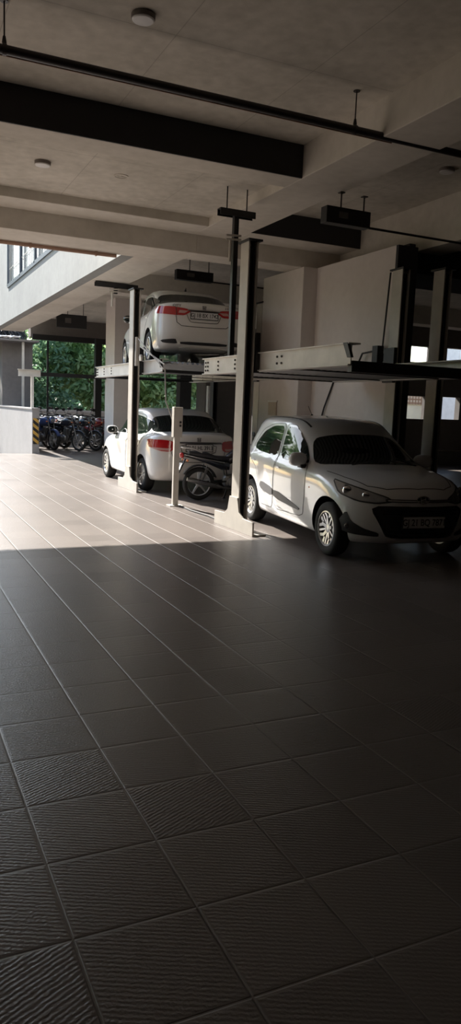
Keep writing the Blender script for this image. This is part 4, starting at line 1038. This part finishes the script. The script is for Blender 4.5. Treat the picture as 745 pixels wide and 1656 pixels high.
def make_bike(lab, paint, group=None):
    t = thing('motorcycle', lab, 'motorcycle', (0, 0, 0), 0, group)
    R = .305; ya, yf = -.63, .66
    bike_wheel(t, ya, R, .095); fwh = bike_wheel(t, yf, R, .085)
    # frame and swingarm
    fr = MB()
    for s_ in (-1, 1):
        fr.tube([(s_ * .09, ya, R), (s_ * .09, -.10, .36)], .018, 8)
        fr.tube([(s_ * .07, -.10, .36), (s_ * .08, -.14, .62), (s_ * .09, -.55, .74), (s_ * .07, -.88, .80)], .013, 8)
    fr.tube([(0, .44, .90), (0, .34, .62), (0, .22, .34), (0, -.10, .30)], .020, 8); fr.tube([(0, .44, .88), (0, .1, .76), (0, -.14, .64)], .024, 8)
    fr.build('frame', M['darksteel'], t)
    sh = MB()
    for s_ in (-1, 1):
        pts = [(s_ * .115, ya + .04 + .0 * k, .36 + k * .0) for k in range(2)]
        sh.tube([(s_ * .115, ya + .03, .34), (s_ * .10, ya + .12, .66)], .011, 8)
        sh.tube([(s_ * .115 + .021 * cos(k * 1.0) * 1, ya + .045 + .021 * sin(k * 1.0) + k * .0015, .40 + k * .0035) for k in range(60)], .005, 5)
    sh.build('shock_absorber', M['engine'], t)
    # engine
    e = MB().ellipsoid((0, .02, .36), (.13, .19, .13), 18, 10, 3.2).ellipsoid((.135, .0, .35), (.03, .10, .10), 16, 8, 2.6).ellipsoid((-.135, -.02, .35), (.03, .12, .10), 16, 8, 2.6)
    for k in range(6): e.box(-.085, .085, .06, .22, .48 + k * .026, .492 + k * .026)
    e.tube([(0, .14, .46), (0, .15, .66)], .06, 14)
    e.build('engine', M['engine'], t)
    ex = MB().tube([(.07, .22, .50), (.09, .30, .40), (.12, .22, .26), (.13, .0, .22), (.14, -.25, .25)], .018, 10).tube([(.15, -.22, .25), (.155, -.32, .27), (.17, -.80, .38), (.17, -.90, .40)], [.02, .042, .048, .032], 14)
    ex.build('exhaust', M['engine'], t)
    MB().tube([(.215, -.36, .31), (.225, -.70, .38)], [.020, .022], 8).build('heat_shield', M['chrome'], t)
    # tank
    tk = MB(); rings = []
    for (y, w, zb, zt) in ((.40, .06, .82, .93), (.32, .12, .76, .99), (.18, .145, .72, 1.01), (.04, .13, .70, .96), (-.08, .09, .70, .87), (-.13, .05, .72, .82)):
        rings.append([(w * math.copysign(abs(cos(a)) ** .7, cos(a)), y, (zb + zt) / 2 + (zt - zb) / 2 * math.copysign(abs(sin(a)) ** .8, sin(a))) for a in [2 * pi * k / 20 for k in range(20)]])
    tk.loft(rings).build('fuel_tank', paint, t)
    se = MB(); rings = []
    for (y, w, zb, zt) in ((-.02, .07, .74, .83), (-.14, .11, .73, .815), (-.34, .135, .74, .825), (-.48, .13, .76, .875), (-.70, .115, .80, .90), (-.84, .07, .83, .895)):
        rings.append([(w * math.copysign(abs(cos(a)) ** .6, cos(a)), y, (zb + zt) / 2 + (zt - zb) / 2 * math.copysign(abs(sin(a)) ** .7, sin(a))) for a in [2 * pi * k / 18 for k in range(18)]])
    se.loft(rings).build('seat', M['seat'], t)
    tf = MB(); rings = []
    for (y, w, zb, zt) in ((-.06, .06, .56, .72), (-.20, .12, .56, .745), (-.45, .13, .66, .77), (-.70, .10, .74, .82), (-.95, .055, .80, .865)):
        rings.append([(w * math.copysign(abs(cos(a)) ** .6, cos(a)), y, (zb + zt) / 2 + (zt - zb) / 2 * math.copysign(abs(sin(a)) ** .8, sin(a))) for a in [2 * pi * k / 18 for k in range(18)]])
    tf.loft(rings).build('tail_fairing', paint, t)
    sd = MB()
    for s_ in (-1, 1): sd.tube([(s_ * .10, -.18, .70), (s_ * .137, -.45, .745), (s_ * .10, -.72, .79), (s_ * .06, -.93, .835)], .008, 6)
    sd.build('side_stripe', M['alloy'], t)
    MB().tube([(.12, -.62, .88), (.14, -.80, .95), (.08, -.96, .96), (-.08, -.96, .96), (-.14, -.80, .95), (-.12, -.62, .88)], .012, 8).build('grab_rail', M['alloy'], t)
    MB().ellipsoid((0, -.965, .82), (.058, .045, .05), 16, 10, 2.6).build('tail_light', M['tail_red'], t)
    for s_ in (-1, 1):
        MB().tube([(s_ * .04, -.88, .735), (s_ * .13, -.90, .735)], .007, 6).ellipsoid((s_ * .155, -.90, .735), (.032, .024, .024), 12, 8).build('indicator', M['amber'], t)
    mg = MB(); ring = []
    for s0, yc, a0, a1, rad, wd_ in ((0, ya, 20, 150, R + .045, .065),):
        n_ = 14; vs = []
        for i in range(n_ + 1):
            a = RAD(a0 + (a1 - a0) * i / n_); 
            for xx, dr in ((-wd_, -.025), (-wd_ * .7, 0), (wd_ * .7, 0), (wd_, -.025)): vs.append((xx, yc - cos(pi - a) * (rad + dr) * 1 if False else yc + cos(a) * (rad + dr), R + sin(a) * (rad + dr)))
        mg.add(vs, [(i * 4 + k, i * 4 + k + 1, i * 4 + 5 + k, i * 4 + 4 + k) for i in range(n_) for k in range(3)])
    o = mg.build('rear_mudguard', M['black'], t); sm = o.modifiers.new('t', 'SOLIDIFY'); sm.thickness = .006
    fl_ = MB().add([(-.06, -.90, .76), (.06, -.90, .76), (.06, -1.02, .50), (-.06, -1.02, .50)], [(0, 1, 2, 3)]).build('mud_flap', M['black'], t); sm = fl_.modifiers.new('t', 'SOLIDIFY'); sm.thickness = .008
    pl = MB().box(-.10, .10, -.003, .003, -.065, .065).build('number_plate', M['plate'], t, smooth=False); pl.location = (0, -1.0, .62); pl.rotation_euler = (RAD(-22), 0, 0)
    mg2 = MB(); n_ = 12; vs = []
    for i in range(n_ + 1):
        a = RAD(25 + 125 * i / n_)
        for xx, dr in ((-.06, -.03), (-.04, 0), (.04, 0), (.06, -.03)): vs.append((xx, yf + cos(a) * (R + .03 + dr), R + sin(a) * (R + .03 + dr)))
    mg2.add(vs, [(i * 4 + k, i * 4 + k + 1, i * 4 + 5 + k, i * 4 + 4 + k) for i in range(n_) for k in range(3)])
    o = mg2.build('front_mudguard', paint, t); sm = o.modifiers.new('t', 'SOLIDIFY'); sm.thickness = .006
    fk = MB()
    for s_ in (-1, 1): fk.tube([(s_ * .085, yf, R), (s_ * .085, yf - .13, .68)], .022, 10).tube([(s_ * .085, yf - .13, .68), (s_ * .085, yf - .235, 1.0)], .015, 10)
    fk.box(-.11, .11, yf - .26, yf - .18, .96, .985).build('fork', M['engine'], t)
    hb = MB().tube([(-.36, .28, 1.05), (-.26, .30, 1.07), (-.12, .40, 1.03), (.12, .40, 1.03), (.26, .30, 1.07), (.36, .28, 1.05)], .011, 8)
    hbo = hb.build('handlebar', M['darksteel'], t)
    for s_ in (-1, 1):
        MB().tube([(s_ * .26, .30, 1.07), (s_ * .375, .275, 1.048)], .018, 10).build('grip', M['black'], hbo)
        MB().tube([(s_ * .22, .32, 1.07), (s_ * .28, .30, 1.20)], .006, 6).ellipsoid((s_ * .30, .295, 1.24), (.065, .016, .042), 14, 8, 2.6).build('mirror', M['black'], hbo)
    hd = MB().ellipsoid((0, .53, .90), (.095, .07, .10), 18, 10, 2.4); ho = hd.build('headlight_cowl', paint, t)
    MB().ellipsoid((0, .575, .89), (.075, .035, .07), 16, 8).build('headlight', M['lamp_glass'], ho)
    for s_ in (-1, 1): MB().tube([(s_ * .09, .50, .86), (s_ * .15, .52, .86)], .007, 6).ellipsoid((s_ * .17, .52, .86), (.03, .022, .022), 10, 6).build('indicator', M['amber'], t)
    st = MB().tube([(-.12, -.02, .27), (-.22, -.06, .02)], .012, 8).box(-.26, -.19, -.09, -.03, .0, .015).build('side_stand', M['darksteel'], t)
    MB().tube([(-.17, .02, .27), (.17, .02, .27)], .012, 8).tube([(-.20, .02, .27), (-.13, .02, .27)], .02, 8).tube([(.20, .02, .27), (.13, .02, .27)], .02, 8).build('foot_peg', M['black'], t)
    return t
bike = make_bike('black motorcycle seen tail first beside the control post', M['bikeblack'])
bike.location = (4.80, 10.28, 0); bike.scale = (.82, .82, .82); bike.rotation_euler = (0, 0, RAD(-90 - 6))

far_bikes = [
    (4.25, 22.3, 200, 'blue', 'blue-tanked motorcycle nearest the hazard-striped wall end'),
    (4.78, 21.9, 212, 'bikeblack', 'black motorcycle second from the hazard-striped wall end, front row'),
    (5.32, 22.2, 215, 'bikeblack', 'black motorcycle in the middle of the front row of bikes'),
    (5.90, 22.6, 205, 'darkred', 'maroon motorcycle in the front row, just left of the parked sedan'),
    (6.45, 22.9, 200, 'bikeblack', 'black motorcycle hidden mostly by the sedan mirror, end of front row'),
    (4.50, 23.35, 196, 'bikeblack', 'black motorcycle squeezed between the front row and the back row, near the striped wall end'),
    (5.62, 23.5, 222, 'bikeblack', 'black motorcycle turned most sideways, between the rows near the thick black post'),
    (4.55, 24.7, 190, 'bikeblack', 'black motorcycle in the back row behind the blue one'),
    (5.25, 24.8, 178, 'blue', 'blue motorcycle in the back row by the thin dark post'),
    (6.0, 24.9, 186, 'bikeblack', 'black motorcycle in the back row beside the thick black post'),
]
protos = {'bikeblack': bike}
for (x, y, a, pk, lab) in far_bikes:
    if pk not in protos:
        o = make_bike(lab, M[pk], 'motorcycles parked at the far end'); protos[pk] = o
    else:
        o = copy_tree(protos[pk]); 
    o['label'] = lab; o['group'] = 'motorcycles parked at the far end'
    o.location = (x, y, 0); o.rotation_euler = (0, 0, RAD(a)); o.scale = (.95, .95, .95)

# ------------------------------------------------------------------ trees
def leaf_crown(nleaf, rx, ry, rz, seed, leaf=.16, clumps=26):
    rnd = random.Random(seed); mb = MB(); cl = []
    for _ in range(clumps):
        while True:
            p = Vector((rnd.uniform(-1, 1), rnd.uniform(-1, 1), rnd.uniform(-1, 1)))
            if p.length < 1: break
        p = Vector((p.x * rx, p.y * ry, p.z * rz)); cl.append((p, rnd.uniform(.35, .75)))
    for i in range(nleaf):
        p, r = rnd.choice(cl)
        d = Vector((rnd.gauss(0, 1), rnd.gauss(0, 1), rnd.gauss(0, .8))).normalized() * r * rnd.uniform(.5, 1.05)
        c_ = p + d; s_ = leaf * rnd.uniform(.6, 1.3)
        n_ = (d.normalized() + Vector((rnd.uniform(-1, 1), rnd.uniform(-1, 1), rnd.uniform(-.2, 1.2)))).normalized()
        a = n_.cross(Vector((rnd.uniform(-1, 1), rnd.uniform(-1, 1), rnd.uniform(-1, 1)))).normalized(); b = n_.cross(a)
        mb.add([c_ - a * s_, c_ - b * s_ * .42 + a * s_ * -.1, c_ + a * s_, c_ + b * s_ * .42 + a * s_ * -.1], [(0, 1, 2, 3)])
    me = bpy.data.meshes.new('foliage'); me.from_pydata(mb.v, [], mb.f); me.update(); return me, cl
crowns = []
for k, (nl, rx, ry, rz, lf) in enumerate(((5200, 1.7, 1.5, 2.1, .15), (5200, 2.0, 1.6, 1.7, .18), (4600, 1.5, 1.5, 2.3, .13))):
    crowns.append(leaf_crown(nl, rx, ry, rz, 11 + k, lf, 30))
def tree(x, y, z0, h_, kind, m_, lab, group='trees beyond the boundary wall', s=1.0):
    t = thing('tree', lab, 'tree', (x, y, z0), random.uniform(0, 6), group)
    me, cl = crowns[kind]; me2 = me.copy() if me.materials else me
    if not me2.materials: me2.materials.append(m_)
    else: me2.materials[0] = m_
    fo = bpy.data.objects.new('foliage', me2); C.objects.link(fo); fo.parent = t; fo.location = (0, 0, h_); fo.scale = (s, s, s)
    tr = MB(); tr.tube([(0, 0, 0), (.06, .03, h_ * .35), (-.04, 0, h_ * .7), (0, 0, h_)], [.17, .13, .11, .07], 8)
    for p, r in cl[::4]:
        q = p * s + Vector((0, 0, h_)); tr.tube([(0, 0, h_ * .6), (q.x * .5, q.y * .5, (h_ * .7 + q.z) / 2), tuple(q)], [.06, .035, .012], 6)
    tr.build('trunk', M['bark'], t)
    return t
tl = [(3.9, 34.5, 2.4, 0, 0), (5.6, 31.6, 1.7, 2, 1), (7.0, 33.0, 2.6, 1, 0), (8.3, 31.2, 1.9, 0, 0), (9.8, 33.2, 2.8, 2, 1), (11.2, 31.8, 1.8, 1, 0), (12.8, 33.0, 2.4, 0, 1), (14.6, 31.8, 2.2, 2, 0), (16.8, 32.6, 2.5, 1, 1), (19.4, 27.6, 2.4, 0, 0), (22.0, 31.5, 2.4, 2, 0)]
names = ['broad dark', 'slim bright', 'tall bright', 'full bright', 'tall dark', 'low bright', 'dense dark', 'slim pale', 'leaning dark', 'rounded bright', 'outermost bright']
wheres = ['above the motorcycles at the far left', 'above the blue-tanked motorcycle', 'left of the thick black post', 'just right of the thick black post', 'behind the pillar with the extinguisher', 'seen under the raised sedan platform', 'left of the dark pillar', 'behind the dull pillar', 'left of the plastered pillar', 'through the right upper opening', 'beyond the right openings']
for (x, y, h_, k, d), nm, wh in zip(tl, names, wheres):
    tree(x, y, 0, h_ + 1.0, k, M['leaf_dark'] if d else M['leaf'], '%s leafy tree %s' % (nm, wh))
# second, taller row closing the view
bk = [(3.5, 47, 2.6), (11.5, 48, 2.8), (21, 47, 2.6), (8.6, 40, 1.6)]
for i, (x, y, h_) in enumerate(bk):
    tree(x, y, 0, h_, i % 3, M['leaf_dark'], '%s tall dark tree of the farther row' % ['first', 'second', 'third', 'fourth', 'fifth'][i], 'farther row of tall trees', 1.7)
for i, (x, y) in enumerate(((-14.5, 8.0), (-14.5, 15.5), (-14.0, 23), (-15, 30.5))):
    tree(x, y, -1.6, 5.4, i % 3, M['leaf'], 'leafy tree %s along the left side of the open court' % ['nearest the garage', 'second from the garage', 'third from the garage', 'farthest from the garage'][i], 'trees left of the court', 2.0)
for i, (x, y, h_, k) in enumerate(((-11.5, 36, 6.6, 1), (-7.6, 38, 7.0, 0), (-4.4, 36, 6.4, 2), (-1.2, 38, 6.8, 1), (1.6, 36.5, 5.8, 0))):
    tree(x, y, -1.6, h_, k, M['leaf'], 'leafy tree %s beyond the foot of the ramp' % ['farthest out', 'second', 'in the middle', 'fourth', 'closest to the low white wall'][i], 'trees beyond the ramp', 1.5)
# shrubs just behind the boundary wall
def shrub(x, y, s, seed, lab, m_):
    me, cl = leaf_crown(1400, .75, .45, .55, seed, .10, 12); me.materials.append(m_)
    o = bpy.data.objects.new('shrub', me); C.objects.link(o); o.location = (x, y, .75 * s); o.scale = (s, s, s)
    return tag(o, lab, 'shrub', 'shrubs behind the boundary wall')
shrub(6.0, 29.7, 1.2, 51, 'leafy shrub over the wall left of the thick black post', M['leaf_dark'])
shrub(8.6, 29.8, 1.2, 52, 'bright shrub over the wall seen above the parked sedan roof', M['leaf'])
shrub(11.2, 29.7, 1.2, 53, 'bright shrub over the wall left of the white post', M['leaf'])
shrub(13.3, 29.7, 1.3, 54, 'small bright shrub between dull pillar and near lift post', M['leaf'])
shrub(16.2, 29.7, 1.2, 55, 'dark shrub over the wall left of the plastered pillar', M['leaf_dark'])
ob = shrub(18.6, 22.9, .8, 56, 'thin plant in front of the cream wall outside', M['leaf']); del ob['group']
